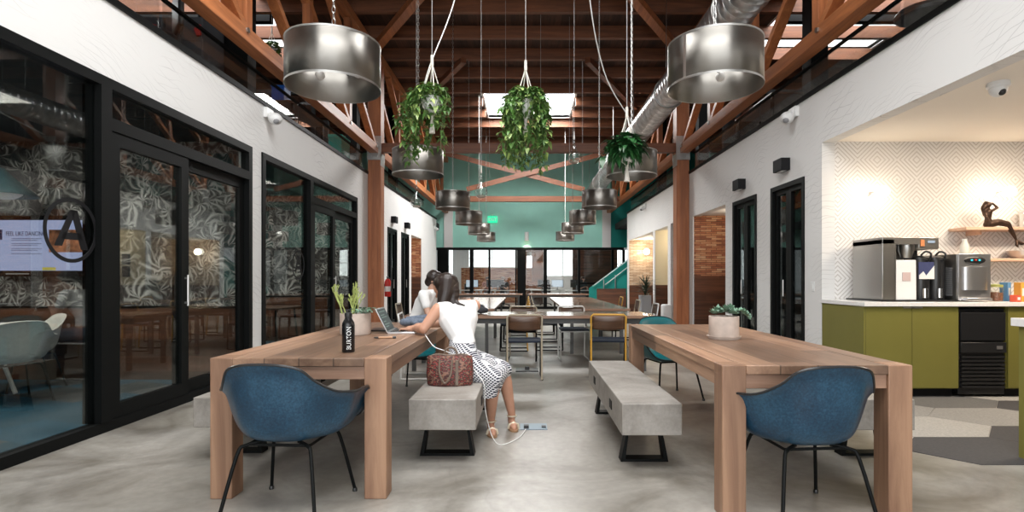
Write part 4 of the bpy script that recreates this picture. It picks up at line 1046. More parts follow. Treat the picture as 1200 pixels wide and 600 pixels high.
area('meeting_room_fill', (-5.4, 4.6, 2.82), (0, 0, 0), 1.8, .8, 110, (1, .93, .84))  # added fill light under the ceiling to lift the dim near room
area('meeting_room_fill', (-5.0, 9.0, 2.82), (0, 0, 0), 1.6, .5, 70, (1, .93, .84))  # same kind of added fill for the far meeting room
# logo on the glass: ring and letter A (glass at x = -3.355)
lg = thing('glass_logo', 'black ring with letter A stuck on the meeting room glass', 'logo', (-3.352, 4.03, 1.57))
def ringm(R, r, y0=0):
    m = MB(); n = 48; vs = []
    for i in range(n):
        a = 2*PI*i/n
        for rr_, xx in ((R, 0), (r, 0), (r, .004), (R, .004)): vs.append((xx, rr_*math.cos(a), rr_*math.sin(a)))
    fs = []
    for i in range(n):
        j = (i+1) % n
        for q in range(4): fs.append((i*4+q, j*4+q, j*4+(q+1) % 4, i*4+(q+1) % 4))
    return m.add(vs, fs)
ringm(.24, .212).build('ring', M['black_matte'], lg, smooth=False)
a = MB(); a.prism([(-.15, -.12), (-.085, -.12), (.04, .15), (-.01, .15)], 0, .004, 0); a.prism([(.085, -.14), (.15, -.14), (.05, .15), (-.01, .15)], 0, .004, 0); a.prism([(-.09, -.07), (.10, -.07), (.085, -.02), (-.07, -.02)], 0, .004, 0)
a.build('letter', M['black_matte'], lg, smooth=False)
l2 = dup(lg, (-3.352, 8.05, 1.42), 0, 'black ring with letter A on the far meeting room glass'); l2.scale = (1, .9, .9)
# table and chairs of the far meeting room
t = thing('meeting_table', 'dark table in the far meeting room', 'table', (-4.7, 9.2, 0))
MB().box(-.8, .8, -.5, .5, .71, .745).build('tabletop', M['ply'], t, bevel=.004)
for sx in (-1, 1):
    for sy in (-1, 1): MB().tube([(sx*.65, sy*.35, .71), (sx*.7, sy*.42, 0)], .02).build('leg', M['black'], t)

# ================================================================= DRUM PENDANTS, CABLES, DUCT
def chainmesh(z0, z1, x=0, y=0):
    m = MB(); z = z0; k = 0
    while z < z1-.02:
        pts = []
        for i in range(8):
            a = 2*PI*i/8; u = .011*math.cos(a); v = .024*math.sin(a)
            pts.append((x+(u if k % 2 else 0), y+(0 if k % 2 else u), z+.02+v))
        m.tube(pts, .0032, 4, closed=True); z += .040; k += 1
    return m
D0 = thing('drum_pendant', 'nearest brushed steel drum pendant of the left row', 'pendant lamp', (-1.27, 3.61, 2.47), 0, 'brushed steel drum pendants')
MB().lathe([(.30, 0), (.30, .29)], 64).build('drum', M['drum'], D0, solid=.004, angle=60)
MB().lathe([(.302, .0), (.304, -.003), (.304, .010), (.302, .012)], 64).lathe([(.302, .28), (.304, .283), (.304, .292), (.302, .293)], 64).build('rim_band', M['steel'], D0)
MB().box(-.302, -.298, -.01, .01, .0, .29).build('seam', M['steel'], D0, smooth=False)
fx = MB().tube([(-.295, 0, .20), (.295, 0, .20)], .008).tube([(0, -.295, .20), (0, .295, .20)], .008).lathe([(.05, .18), (.05, .23)], 16, cap0=True, cap1=True)
fx.build('spider_frame', M['black'], D0)
for k in range(3):
    a_ = k*2*PI/3+.4
    l_ = MB().tube([(.05*math.cos(a_), .05*math.sin(a_), .19), (.12*math.cos(a_), .12*math.sin(a_), .15)], .016, 10).build('lamp_holder', M['plastic_white'], D0)
    MB().ball((.155*math.cos(a_), .155*math.sin(a_), .125), .033, 14, 10).build('bulb', M['ceramic'], l_)
chainmesh(.22, 3.83).build('chain', M['steel'], D0)
ys = [3.61, 6.5, 9.6, 12.3, 15.0, 17.7]
for k, y in enumerate(ys):
    if k: dup(D0, (-1.28, y, 2.45-.004*k), 0, '%s brushed steel drum pendant of the left row from the camera' % ORD[k])
ysr = [3.61, 6.6, 9.5, 12.3, 14.9, 17.7]
for k, y in enumerate(ysr): dup(D0, (1.25+.03*(k > 0), y, 2.47 if k == 0 else 2.45), .6, '%s brushed steel drum pendant of the right row from the camera' % ORD[k])
# spiral duct
t = thing('spiral_duct', 'galvanised round duct running along the right truss', 'duct', (2.47, 13, 4.41))
prof = []; y = -9.5
m = MB()
N = 28; vs = []; rings = []
while y < 8.95:
    for dy, r_ in ((0, .25), (.112, .25), (.118, .256), (.13, .256), (.136, .25)): rings.append((y+dy, r_))
    y += .15
for (yy, r_) in rings:
    for j in range(N):
        a_ = 2*PI*j/N; vs.append((r_*math.cos(a_), yy+.02*j/N*0, r_*math.sin(a_)))
m.add(vs, [(i*N+j, i*N+(j+1) % N, (i+1)*N+(j+1) % N, (i+1)*N+j) for i in range(len(rings)-1) for j in range(N)])
m.build('duct_run', M['duct'], t, angle=60)
for yy in (-6.5, -3.6, -.7, 2.2, 5.1, 8):
    MB().tube([(.262*math.cos(q*2*PI/28), yy, .262*math.sin(q*2*PI/28)) for q in range(28)], .012, 6, closed=True).build('coupling_band', M['steel'], t)
    MB().tube([(0, yy+.2, .25), (0, yy+.2, 1.89)], .006, 6).build('hanger_rod', M['steel'], t)
MB().box(-.30, -.06, -2.2, -1.8, -.02, -.01).build('paper_tag', M['plastic_white'], t) if False else None
# vertical cables
def cable(name, pts, label, r=.0035, mat='wire', cat='cable', group='hanging cables'):
    o = MB().tube(pts, r, 5).build(name, M[mat]); tag(o, label, cat, group)
for k, (x, y, z) in enumerate(((-.57, 7, 2.72), (.62, 7, 3.07))): pass
cable('white_cord', spline([(-.60, 6.4, 6.05), (-.75, 6.0, 4.4), (-1.0, 5.5, 3.25), (-1.26, 6.2, 2.85)], 8), 'white cord slanting down to the second left drum pendant', .006, 'cord_white')
cable('white_cord', spline([(.35, 4.6, 6.05), (.55, 5.0, 4.1), (.80, 5.6, 3.35), (1.18, 6.1, 2.95), (1.28, 6.5, 2.75)], 8), 'white cord curving down to the second right drum pendant', .006, 'cord_white')

# ================================================================= PLANTS
def leafshape(m, p, d, L, W, droop, rnd, up=Vector((0, 0, 1)), heart=True):
    d = d.normalized(); side = d.cross(up); side = side.normalized() if side.length > 1e-4 else Vector((1, 0, 0)); n = side.cross(d).normalized()
    prof = [(0, .12), (.12, .5 if heart else .3), (.35, .5), (.65, .34), (.88, .12), (1, .01)]
    vs = []; q = Vector(p)
    for i, (u, w_) in enumerate(prof):
        c_ = q+d*L*u-Vector((0, 0, 1))*droop*L*u*u
        vs += [c_-side*W*w_+n*W*.12*(w_*2), c_, c_+side*W*w_+n*W*.12*(w_*2)]
    fs = []
    for i in range(len(prof)-1):
        a_ = i*3; fs += [(a_, a_+3, a_+4, a_+1), (a_+1, a_+4, a_+5, a_+2)]
    m.add(vs, fs)
def rv(rnd, z=None):
    a_ = rnd.uniform(0, 2*PI); zz = rnd.uniform(-1, 1) if z is None else z; s = math.sqrt(max(0, 1-zz*zz)); return Vector((s*math.cos(a_), s*math.sin(a_), zz))
def hanging_plant(label, loc, seed, nv, length, spread, mat, L=.075, pot='white', top=.35, ztop=6.3, bush=False, skew=(0, 0)):
    rnd = random.Random(seed)
    t = thing('hanging_plant', label, 'hanging plant', loc)
    # pot origin = pot base
    MB().lathe([(.0, .0), (.045, .0), (.075, .03), (.09, .10), (.095, .15), (.088, .15), (.08, .12)], 24).build('pot', M['ceramic'], t)
    MB().lathe([(.0, .135), (.085, .135)], 20).build('soil', M['soil'], t)
    rope = MB()
    for k in range(4):
        a_ = k*PI/2+.4; c_, s_ = math.cos(a_), math.sin(a_)
        rope.tube(spline([(0, 0, .48), (.07*c_, .07*s_, .26), (.10*c_, .10*s_, .15), (.088*c_, .088*s_, .06), (.03*c_, .03*s_, -.01), (0, 0, -.03)], 5), .0055, 6)
    rope.tube([(0, 0, -.02), (0, 0, -.05), (0, 0, -.07)], [.014, .018, .01], 8)
    rope.tube([(0, 0, -.06), (0, 0, -.19)], [.012, .03], 8)
    rope.tube([(0, 0, .46), (0, 0, .56)], [.016, .014], 8)
    rope.build('macrame_hanger', M['rope'], t)
    MB().tube([(0, 0, .54), (0, 0, ztop-loc[2])], .0035, 6).build('wire', M['wire'], t)
    lf = MB(); st = MB(); lf2 = MB()
    for v in range(nv):
        a_ = rnd.uniform(0, 2*PI); ln = length*rnd.uniform(.25, 1)
        if bush: ln = length*rnd.uniform(.4, 1)
        R = spread*rnd.uniform(.5, 1); c_, s_ = math.cos(a_), math.sin(a_)
        sx, sy = skew
        if bush:
            el = rnd.uniform(-.3, 1.0); pts = spline([(0, 0, .13), (.4*R*c_, .4*R*s_, .13+.25*ln*max(el, .3)), (R*c_+sx, R*s_+sy, .10+ln*el*.6)], 6)
        else:
            pts = spline([(.02*c_, .02*s_, .13), (.10*c_, .10*s_, .22+.05*rnd.random()), (R*c_+sx*.3, R*s_+sy*.3, .13), (R*1.05*c_+sx, R*1.05*s_+sy, .13-ln*.5), (R*(.7+.4*rnd.random())*c_+sx, R*.9*s_+sy, .13-ln)], 7)
        st.tube(pts, .0025, 4)
        n = max(4, int(len(pts)*.9 + ln*22))
        for i in range(n):
            u = rnd.uniform(.12, 1)*(len(pts)-1); i0 = int(min(u, len(pts)-2)); p = pts[i0].lerp(pts[i0+1], u-i0)
            d = rv(rnd, rnd.uniform(-.9, .4)); s = L*rnd.uniform(.6, 1.25)
            leafshape(lf if bush or rnd.random() < .72 else lf2, p+d*.02, d, s, s*(.74 if not bush else .5), rnd.uniform(.2, .9), rnd)
    for i in range(60 if not bush else 90):
        d = rv(rnd, rnd.uniform(.0, 1)); p = Vector((d.x*.12, d.y*.12, .16+d.z*.11)); s = L*rnd.uniform(.7, 1.3)
        leafshape(lf if bush or rnd.random() < .55 else lf2, p, Vector((d.x, d.y, rnd.uniform(-.2, .6))), s, s*.75, .4, rnd)
    st.build('stem', M['stem'], t)
    lf.build('foliage', M[mat], t, keep=True)
    if not bush: lf2.build('variegated_leaves', M['leaf_v'], t, keep=True)
    return t
hanging_plant('pothos in a white pot hanging in front of the second left drum pendant', (-.90, 5.25, 2.80), 3, 26, .66, .24, 'leaf_a', .058, skew=(-.08, 0))
hanging_plant('large pothos in macrame hanger in the middle of the hall', (.0, 5.5, 2.85), 5, 54, .68, .235, 'leaf_a', .058)
hanging_plant('bushy dark green plant in macrame hanger before the second right drum pendant', (1.02, 5.5, 2.38), 9, 34, .30, .20, 'leaf_b', .105, bush=True, skew=(-.05, 0))
# glass drops
def terrarium(label, loc, ztop=6.3, sc_=1):
    t = thing('glass_terrarium', label, 'terrarium', loc, 0, 'hanging glass drops')
    MB().lathe([(.0, 0), (.04, .008), (.075, .045), (.085, .085), (.07, .13), (.035, .19), (.014, .26), (.010, .34)], 24).build('glass', M['glass_drop'], t, keep=True)
    m = MB(); rnd = random.Random(int(loc[1]*100))
    for i in range(26):
        d = rv(rnd, rnd.uniform(-.2, 1)); leafshape(m, Vector((d.x*.02, d.y*.02, .04)), d, .05, .012, .1, rnd)
    m.build('air_plant', M['leaf_c'], t, keep=True)
    MB().lathe([(.0, .012), (.05, .02), (.06, .035), (.0, .045)], 16).build('gravel', M['terracotta_pale'], t)
    MB().tube([(0, 0, .33), (0, 0, .43)], [.012, .005], 8).build('rope_tie', M['rope'], t)
    MB().tube([(0, 0, .42), (0, 0, ztop-loc[2])], .0028, 5).build('wire', M['wire'], t)
M['glass_drop'] = glass_mat('blown_glass', (.93, .95, .94), .12)
terrarium('glass drop hanging left of the middle plant over the aisle', (-.57, 7.0, 2.24))
terrarium('glass drop hanging right of the middle plant', (.63, 7.1, 2.70))
terrarium('glass drop with trailing stems near the left wall', (-1.5, 7.5, 2.18))
for k, (x, y) in enumerate(((-.35, 9.5), (.28, 10.2), (-.75, 11.3), (.85, 10.6), (1.7, 9.2))):
    cable('hanging_wire', [(x, y, 6.3), (x, y, 3.0+.15*k)], 'thin wire hanging free from the roof over the aisle', .003)

def table_pot(label, loc, R, H, kind, seed, saucer=False):
    rnd = random.Random(seed); t = thing('potted_plant', label, 'potted plant', loc)
    b = .0
    if saucer: MB().lathe([(.0, 0), (R*1.02, 0), (R*1.14, .022), (R*1.08, .022), (R*.98, .008)], 36).build('saucer', M['terracotta_pale'], t); b = .008
    MB().lathe([(.0, b), (R*.95, b), (R, b+.01), (R*1.0, H), (R*.93, H), (R*.93, H-.03)], 40).build('pot', M['terracotta_pale'], t)
    MB().lathe([(.0, H-.022), (R*.93, H-.022)], 24).build('soil', M['soil'], t)
    lf = MB()
    if kind == 'succulent':
        for k in range(13):
            a_ = rnd.uniform(0, 2*PI); rr_ = R*math.sqrt(rnd.random())*.95; c_ = Vector((rr_*math.cos(a_), rr_*math.sin(a_), H+rnd.uniform(.01, .06)))
            for i in range(22):
                d = rv(rnd, rnd.uniform(-.1, .9)); s = rnd.uniform(.025, .045); leafshape(lf, c_, d, s, s*.7, -.2, rnd)
        for k in range(4):   # trailing over the rim to the right
            p0 = Vector((R*.8, -.01+.02*k, H+.03)); e = Vector((R*1.75+.01*k, -.02+.02*k, H-.005-.01*k))
            for i in range(26):
                d = rv(rnd, rnd.uniform(-.3, .8)); s = rnd.uniform(.02, .034); leafshape(lf, p0.lerp(e, i/26)+Vector((0, 0, .03*math.sin(i/26*PI))), d, s, s*.7, -.1, rnd)
        lf.build('foliage', M['leaf_c'], t, keep=True)
    else:
        st = MB()
        def branch(p, d, ln, r_, dep):
            q = p+d*ln; st.tube([p, p.lerp(q, .5)+rv(rnd)*.006, q], [r_, r_*.95, r_*.8], 6)
            if dep:
                for k in range(rnd.choice((2, 2, 3))):
                    nd_ = (d+rv(rnd, rnd.uniform(-.1, .8))*.55).normalized(); nd_.z = abs(nd_.z)+.3; branch(q, nd_.normalized(), ln*rnd.uniform(.6, .9), r_*.85, dep-1)
        for k in range(9):
            a_ = rnd.uniform(0, 2*PI); branch(Vector((-.05+.05*math.cos(a_), .05*math.sin(a_), H-.02)), Vector((.25*math.cos(a_), .25*math.sin(a_), 1)).normalized(), rnd.uniform(.05, .105), .0046, 3)
        st.build('pencil_stems', M['leaf_d'], t)
        for k in range(60):
            p = Vector((rnd.uniform(0, R*1.1), rnd.uniform(-R*.9, R*.9), H+rnd.uniform(0, .035)))
            d = rv(rnd, rnd.uniform(-.1, .7)); d.x = abs(d.x); s = rnd.uniform(.03, .055); leafshape(lf, p, d, s, s*.6, .3, rnd)
        lf.build('foliage', M['leaf_c'], t, keep=True)
table_pot('wide pale pot with pencil cactus and trailing succulent on the left table', (-1.34, 4.30, .776), .118, .165, 'pencil', 4)
table_pot('pale clay pot of sage green succulents on the right table', (1.445, 3.98, .776), .105, .165, 'succulent', 8, True)
# tall planter with spiky plant in the far niche
t = thing('floor_planter', 'tall grey planter with a spiky dark plant by the far right niche', 'planter', (3.18, 14.5, 0))
MB().prism([(-.13, -.13), (.13, -.13), (.15, .15), (-.15, .15)], 0, .78, 2).build('planter', plain('zinc_planter', (.30, .31, .33), .5), t, bevel=.006)
m = MB(); rnd = random.Random(2)
for i in range(90):
    d = rv(rnd, rnd.uniform(.1, 1)); leafshape(m, Vector((d.x*.05, d.y*.05, .76+rnd.uniform(0, .35))), d, rnd.uniform(.25, .5), .035, .3, rnd, heart=False)
m.build('foliage', M['leaf_e'], t, keep=True)
# ================================================================= PEOPLE
def person(label, base, rz, J, skin, hairmat, topmat, bottommat, sleeves=True, voxel=.011, longhair=False, fingers=False, extra=None, shoes=None, skirt=None, hand_aim=None):
    """J: joints in local coordinates (figure faces +Y). One continuous body; clothing and hair are children."""
    t = thing('person', label, 'person', base, rz)
    g = {k: Vector(v) for k, v in J.items()}
    b = MB()
    pel, ws, ch, nk, hd = g['pelvis'], g['waist'], g['chest'], g['neck'], g['head']
    sl, sr = g['sh_l'], g['sh_r']; hl, hr = g['hip_l'], g['hip_r']
    ax = (sr-sl).normalized(); hx_ = (hr-hl).normalized()
    def torso(m, e=0):
        m.cap(sl+ax*.03-Vector((0, 0, .01)), sr-ax*.03-Vector((0, 0, .01)), .052+e, .052+e)
        m.cap(ch-ax*.055, ws-hx_*.035, .098+e, .083+e); m.cap(ch+ax*.055, ws+hx_*.035, .098+e, .083+e)
        m.cap(sl+ax*.05, ch-ax*.06, .06+e, .09+e); m.cap(sr-ax*.05, ch+ax*.06, .06+e, .09+e); m.cap(nk-Vector((0, 0, .03)), ch, .06+e, .09+e)
        m.cap(ws-hx_*.035, hl, .083+e, .11+e); m.cap(ws+hx_*.035, hr, .083+e, .11+e)
    torso(b); b.cap(hl, hr, .11, .11)
    f = (g['look']).normalized(); up = Vector((0, 0, 1)); up = (up-f*up.dot(f)).normalized(); rt = f.cross(up)
    b.chain([nk-Vector((0, 0, .02)), nk.lerp(hd, .6)], [.05, .046])
    # head: skull, jaw, nose, ears
    b.cap(hd-f*.018+up*.022, hd+f*.022+up*.02, .080, .074); b.cap(hd+f*.03-up*.01, hd+f*.048-up*.062, .058, .034)
    b.cap(hd+f*.088+up*.004, hd+f*.108-up*.022, .008, .013)
    b.cap(hd+f*.078-up*.048-rt*.016, hd+f*.078-up*.048+rt*.016, .011, .011)
    for s in (-1, 1): b.cap(hd+rt*s*.078-up*.0, hd+rt*s*.080-up*.03, .014, .010)
    for s, n in ((-1, 'l'), (1, 'r')):
        sh, el, wr = g['sh_'+n], g['el_'+n], g['wr_'+n]
        b.chain([sh, sh.lerp(el, .35), el], [.05, .046, .037]); b.chain([el, el.lerp(wr, .3), wr], [.038, .037, .024])
        kn, an = g['kn_'+n], g['an_'+n]; hp = g['hip_'+n]
        b.chain([hp, hp.lerp(kn, .5), kn], [.10, .082, .056]); b.chain([kn, kn.lerp(an, .3), kn.lerp(an, .7), an], [.053, .056, .042, .032])
        # foot
        toe = g.get('toe_'+n, an+Vector((0, .16, -.07)))
        heel = Vector((an.x, an.y, .035))-(toe-an).normalized()*.03; heel.z = .035
        b.cap(an, heel, .032, .03); b.cap(heel, Vector((toe.x, toe.y, .024)).lerp(heel, .25), .03, .034); b.cap(heel, Vector((toe.x, toe.y, .022)), .026, .020)
    # hands
    for s, n in ((-1, 'l'), (1, 'r')):
        wr, el = g['wr_'+n], g['el_'+n]; d = (g.get('hand_'+n, wr+(wr-el))-wr).normalized()
        u = Vector((0, 0, 1)); sd = d.cross(u).normalized(); u = sd.cross(d)
        pc = wr+d*.05
        b.cap(wr, pc, .022, .024); b.cap(pc-sd*.020, pc-sd*.016+d*.03, .016, .014); b.cap(pc+sd*.020, pc+sd*.016+d*.03, .016, .014)
        if fingers:
            for k, (o, ln) in enumerate(((-.030, .062), (-.010, .074), (.010, .070), (.030, .054))):
                p0 = pc+d*.035+sd*o; p1 = p0+d*ln*.5+u*.004+sd*o*.15; p2 = p1+d*ln*.32-u*.012; p3 = p2+d*ln*.12-u*.016
                b.chain([p0, p1, p2, p3], [.0095, .009, .008, .007])
            ts = -s
            p0 = pc-d*.02+sd*ts*.02; b.chain([p0, p0+d*.03+sd*ts*.025, p0+d*.062+sd*ts*.028-u*.008], [.012, .0105, .008])
        else:
            for k, (o, ln) in enumerate(((-.027, .055), (-.009, .065), (.009, .062), (.027, .048))):
                p0 = pc+d*.03+sd*o; b.chain([p0, p0+d*ln*.55, p0+d*ln*.9-u*.02], [.0115, .011, .009])
            b.chain([pc+sd*-s*.02, pc+sd*-s*.045+d*.035], [.013, .010])
    bo = remesh(b, 'body', skin, t, voxel=voxel, smooth=3)
    # eyes, mouth
    e = MB()
    for s in (-1, 1): e.ball(hd+f*.086+up*.012+rt*s*.030, .010, 10, 8)
    e.build('eyes', M['ceramic'], t)
    e = MB()
    for s in (-1, 1): e.ball(hd+f*.0935+up*.012+rt*s*.030, .0045, 8, 6)
    e.build('pupils', M['hair'], t)
    # top
    m = MB(); torso(m, .012)
    cut = [(nk+Vector((0, 0, .012)), Vector((0, 0, 1)))]
    if sleeves:
        for n in 'lr': m.chain([g['sh_'+n], g['sh_'+n].lerp(g['el_'+n], .5)], [.062, .056])
    zc = ws.z-.05 if bottommat is not None else None
    m2 = remesh(m, 'top', topmat, t, voxel=voxel, smooth=3, cut=cut+([((ws.x, ws.y, ws.z-(.03 if skirt else .12)), Vector((0, 0, -1)))]))
    if skirt: skirt(t, g)
    else:
        m = MB(); m.cap(hl, hr, .122, .122); m.cap(ws-Vector((0, 0, .05)), pel, .10, .12)
        for n in 'lr':
            kn, an, hp = g['kn_'+n], g['an_'+n], g['hip_'+n]
            m.chain([hp, hp.lerp(kn, .5), kn], [.115, .095, .07]); m.chain([kn, kn.lerp(an, .9)], [.068, .055])
        remesh(m, 'trousers', bottommat, t, voxel=voxel*1.1, smooth=3)
        for n in 'lr':
            an = g['an_'+n]; toe = g.get('toe_'+n, an+Vector((0, .16, -.07)))
            m = MB(); m.cap(Vector((an.x, an.y, .05)), Vector((toe.x, toe.y, .04)), .05, .04); m.cap(an, Vector((an.x, an.y, .05)), .045, .05)
            remesh(m, 'shoe', M['plastic_black'], t, voxel=voxel, smooth=1, cut=[((0, 0, .003), Vector((0, 0, -1)))])
    # hair
    m = MB(); bk = hd-f*.028+up*.030
    m.cap(bk-rt*.012, bk+rt*.012, .091, .091); m.cap(hd+up*.055+f*.02, hd+up*.045-f*.04, .066, .075); m.cap(bk, hd-f*.055-up*.05, .085, .06)
    if longhair:
        for a_, bb_ in longhair: m.chain([Vector(q) for q in a_], bb_)
    remesh(m, 'hair', hairmat, t, voxel=.007 if voxel < .012 else .01, smooth=2)
    return t, g

# --- woman on the bench; world joints minus base, figure not rotated
Bs = Vector((-.47, 4.30, 0))
def W(*p): return Vector(p)-Bs
J = dict(pelvis=W(-.505, 4.28, .56), waist=W(-.50, 4.29, .755), chest=W(-.535, 4.33, .905), neck=W(-.565, 4.355, 1.03), head=W(-.645, 4.385, 1.135), look=Vector((-.78, .45, -.42)),
         sh_l=W(-.685, 4.27, .975), sh_r=W(-.415, 4.43, .995), hip_l=W(-.47, 4.19, .555), hip_r=W(-.50, 4.37, .555),
         el_l=W(-.785, 4.20, .825), wr_l=W(-.885, 4.385, .815), hand_l=W(-.97, 4.43, .805), el_r=W(-.66, 4.68, .84), wr_r=W(-.86, 4.56, .825), hand_r=W(-.96, 4.55, .81),
         kn_l=W(-.25, 4.15, .455), an_l=W(-.275, 4.33, .10), toe_l=W(-.25, 4.18, .03), kn_r=W(-.185, 4.44, .47), an_r=W(-.115, 4.50, .10), toe_r=W(-.09, 4.34, .03))
def mkskirt(t, g):
    m = MB(); hl, hr, ws = g['hip_l'], g['hip_r'], g['waist']
    m.cap(ws-Vector((0, .03, .02)), hl, .098, .128); m.cap(ws+Vector((0, .03, -.02)), hr, .098, .128); m.cap(hl, hr, .13, .13)
    for n in 'lr': m.chain([g['hip_'+n], g['hip_'+n].lerp(g['kn_'+n], .5), g['kn_'+n]], [.125, .105, .076])
    m.cap(g['hip_l'].lerp(g['kn_l'], .6), g['hip_r'].lerp(g['kn_r'], .6), .09, .09); m.cap(g['kn_l'], g['kn_l'].lerp(g['kn_r'], .75), .075, .07)
    a = g['kn_l']+Vector((-.015, .01, 0)); c_ = W(-.30, 4.19, .26)
    m.cap(a, c_, .082, .066); m.cap(a+Vector((-.05, .04, .02)), c_+Vector((-.035, .05, 0)), .07, .06); m.cap(g['kn_l'].lerp(g['kn_r'], .5), c_+Vector((.03, .06, .04)), .07, .055)
    remesh(m, 'skirt', M['skirt'], t, voxel=.009, smooth=3, cut=[((0, 0, .285), Vector((.12, 0, -1)))])
Hh = W(-.645, 4.385, 1.135)
lh = [([Hh+Vector((.02, -.03, .05)), Hh+Vector((.015, -.065, -.03)), Hh+Vector((-.005, -.085, -.11)), Hh+Vector((-.02, -.085, -.155))], [.078, .066, .05, .022]),
      ([Hh+Vector((.045, -.01, .03)), Hh+Vector((.07, -.05, -.06)), Hh+Vector((.075, -.085, -.12))], [.07, .05, .02]),
      ([Hh+Vector((.06, -.03, -.05)), Hh+Vector((.11, -.09, -.12)), Hh+Vector((.16, -.075, -.135)), Hh+Vector((.20, -.06, -.175))], [.035, .016, .011, .006]),
      ([Hh+Vector((-.03, -.05, -.06)), Hh+Vector((-.01, -.10, -.15)), Hh+Vector((.06, -.12, -.175)), Hh+Vector((.11, -.10, -.15))], [.03, .014, .009, .006])]
wt, wg = person('woman in a white sleeveless top and black and white patterned skirt typing on a laptop', Bs, 0, J, M['skin'], M['hair'], M['white_cloth'], None, sleeves=False, voxel=.0075, longhair=lh, fingers=True, skirt=mkskirt)
for n in 'lr':   # sandals
    an = wg['an_'+n]; toe = wg['toe_'+n]; d = Vector((toe.x-an.x, toe.y-an.y, 0)).normalized(); s_ = d.cross(Vector((0, 0, 1)))
    p = Vector((an.x, an.y, 0))-d*.05; q = Vector((toe.x, toe.y, 0))+d*.03
    out = [p+s_*.02, p.lerp(q, .3)+s_*.030, p.lerp(q, .7)+s_*.042, q+s_*.022, q-s_*.022, p.lerp(q, .7)-s_*.036, p.lerp(q, .3)-s_*.030, p-s_*.02]
    so = MB().prism([(v.x, v.y) for v in spline(out, 3, True)], .001, .014, 2).build('sandal_sole', M['sole'], wt)
    m = MB(); c_ = p.lerp(q, .68)
    m.tube([c_+s_*.043+Vector((0, 0, .01)), c_+s_*.034+Vector((0, 0, .042)), c_+Vector((0, 0, .056)), c_-s_*.034+Vector((0, 0, .042)), c_-s_*.040+Vector((0, 0, .01))], .010, 8)
    a2 = Vector((an.x, an.y, .085)); m.tube([a2+Vector((.038*math.cos(k*PI/6), .038*math.sin(k*PI/6), 0)) for k in range(12)], .006, 6, closed=True)
    m.build('sandal_strap', M['gold_strap'], so)

# --- seated figures facing +Y
def seatJ(lean=.1, armf=.35, armz=.80, look=(0, 1, -.35), h=.46):
    return dict(pelvis=(0, 0, h+.09), waist=(0, lean*.3, h+.30), chest=(0, lean*.8, h+.46), neck=(0, lean*1.25, h+.61), head=(0, lean*1.25+.05, h+.735), look=Vector(look),
        sh_l=(-.185, lean*1.1, h+.565), sh_r=(.185, lean*1.1, h+.565), hip_l=(-.085, 0, h+.085), hip_r=(.085, 0, h+.085),
        el_l=(-.22, lean+.10, h+.30), wr_l=(-.10, armf, armz), el_r=(.22, lean+.10, h+.30), wr_r=(.10, armf, armz),
        kn_l=(-.10, .42, h+.05), an_l=(-.10, .40, .10), kn_r=(.10, .42, h+.05), an_r=(.10, .40, .10))
person('man in a white t-shirt looking down at his hands behind the woman', (-1.36, 6.75, 0), -PI/2-.2, seatJ(.16, .36, .84, (0, 1, -.5)), M['skin2'], M['hair'], M['white_cloth'], M['jeans'], voxel=.012)
off = M['charcoal_cloth']
person('person with light brown hair in dark clothes at an office desk behind the glazing', (-.95, 24.3, 0), PI-.3, seatJ(.1, .36, .84), M['skin2'], plain('light_brown_hair', (.16, .08, .035), .5), off, off, voxel=.016)
person('person in dark clothes at the right of the office behind the glazing', (2.45, 24.2, 0), PI+.4, seatJ(.1, .36, .84), M['skin2'], M['hair'], off, off, voxel=.016)
person('person in a pale red shirt at an office desk behind the glazing', (-1.75, 25.3, 0), PI, seatJ(.1, .36, .84), M['skin2'], M['hair'], plain('pale_red_cloth', (.40, .20, .17), .85), off, voxel=.016)

# ================================================================= THINGS ON AND AROUND THE TABLES
ZT = .776
t = thing('laptop', 'silver laptop open on the left oak table in front of the woman', 'laptop', (-1.00, 4.475, ZT), .05)
kb = MB().box(-.10, .115, -.155, .155, .0, .014).build('base', M['alu'], t, bevel=.003)
m = MB()
for i in range(5):
    for j in range(12): m.box(-.085+i*.021, -.085+i*.021+.017, -.135+j*.0228, -.135+j*.0228+.019, .014, .0155)
m.build('keyboard', M['plastic_black'], kb, smooth=False)
MB().box(.03, .10, -.05, .05, .014, .0145).build('trackpad', M['steel'], kb, smooth=False)
ld = MB(); d = Vector((-.095, 0, .19)).normalized()
ld.beam((-.10, 0, .008), Vector((-.10, 0, .008))+d*.212, .31, .007, (1, 0, .5)); lid = ld.build('lid', M['alu'], t, bevel=.002)
nrm = Vector((.19, 0, .095)).normalized()
p0 = Vector((-.10, 0, .008))+nrm*.0042+d*.014
MB().beam(p0, p0+d*.185, .288, .001, (1, 0, .5)).build('screen', M['screen_dark'], lid, smooth=False)
p1 = p0+nrm*.0012
m = MB()
for k, (u, a_, b_) in enumerate(((.16, -.12, .10), (.13, -.12, .03), (.11, -.12, .08), (.075, -.12, -.02), (.05, -.12, .06), (.03, -.12, .0))):
    q = p1+d*u; m.add([q+Vector((0, a_, 0)), q+Vector((0, b_, 0)), q+Vector((0, b_, 0))+d*.008, q+Vector((0, a_, 0))+d*.008], [(0, 1, 2, 3)])
m.build('screen_text', emis('screen_green_grey', (.22, .30, .26), .8), lid, smooth=False)
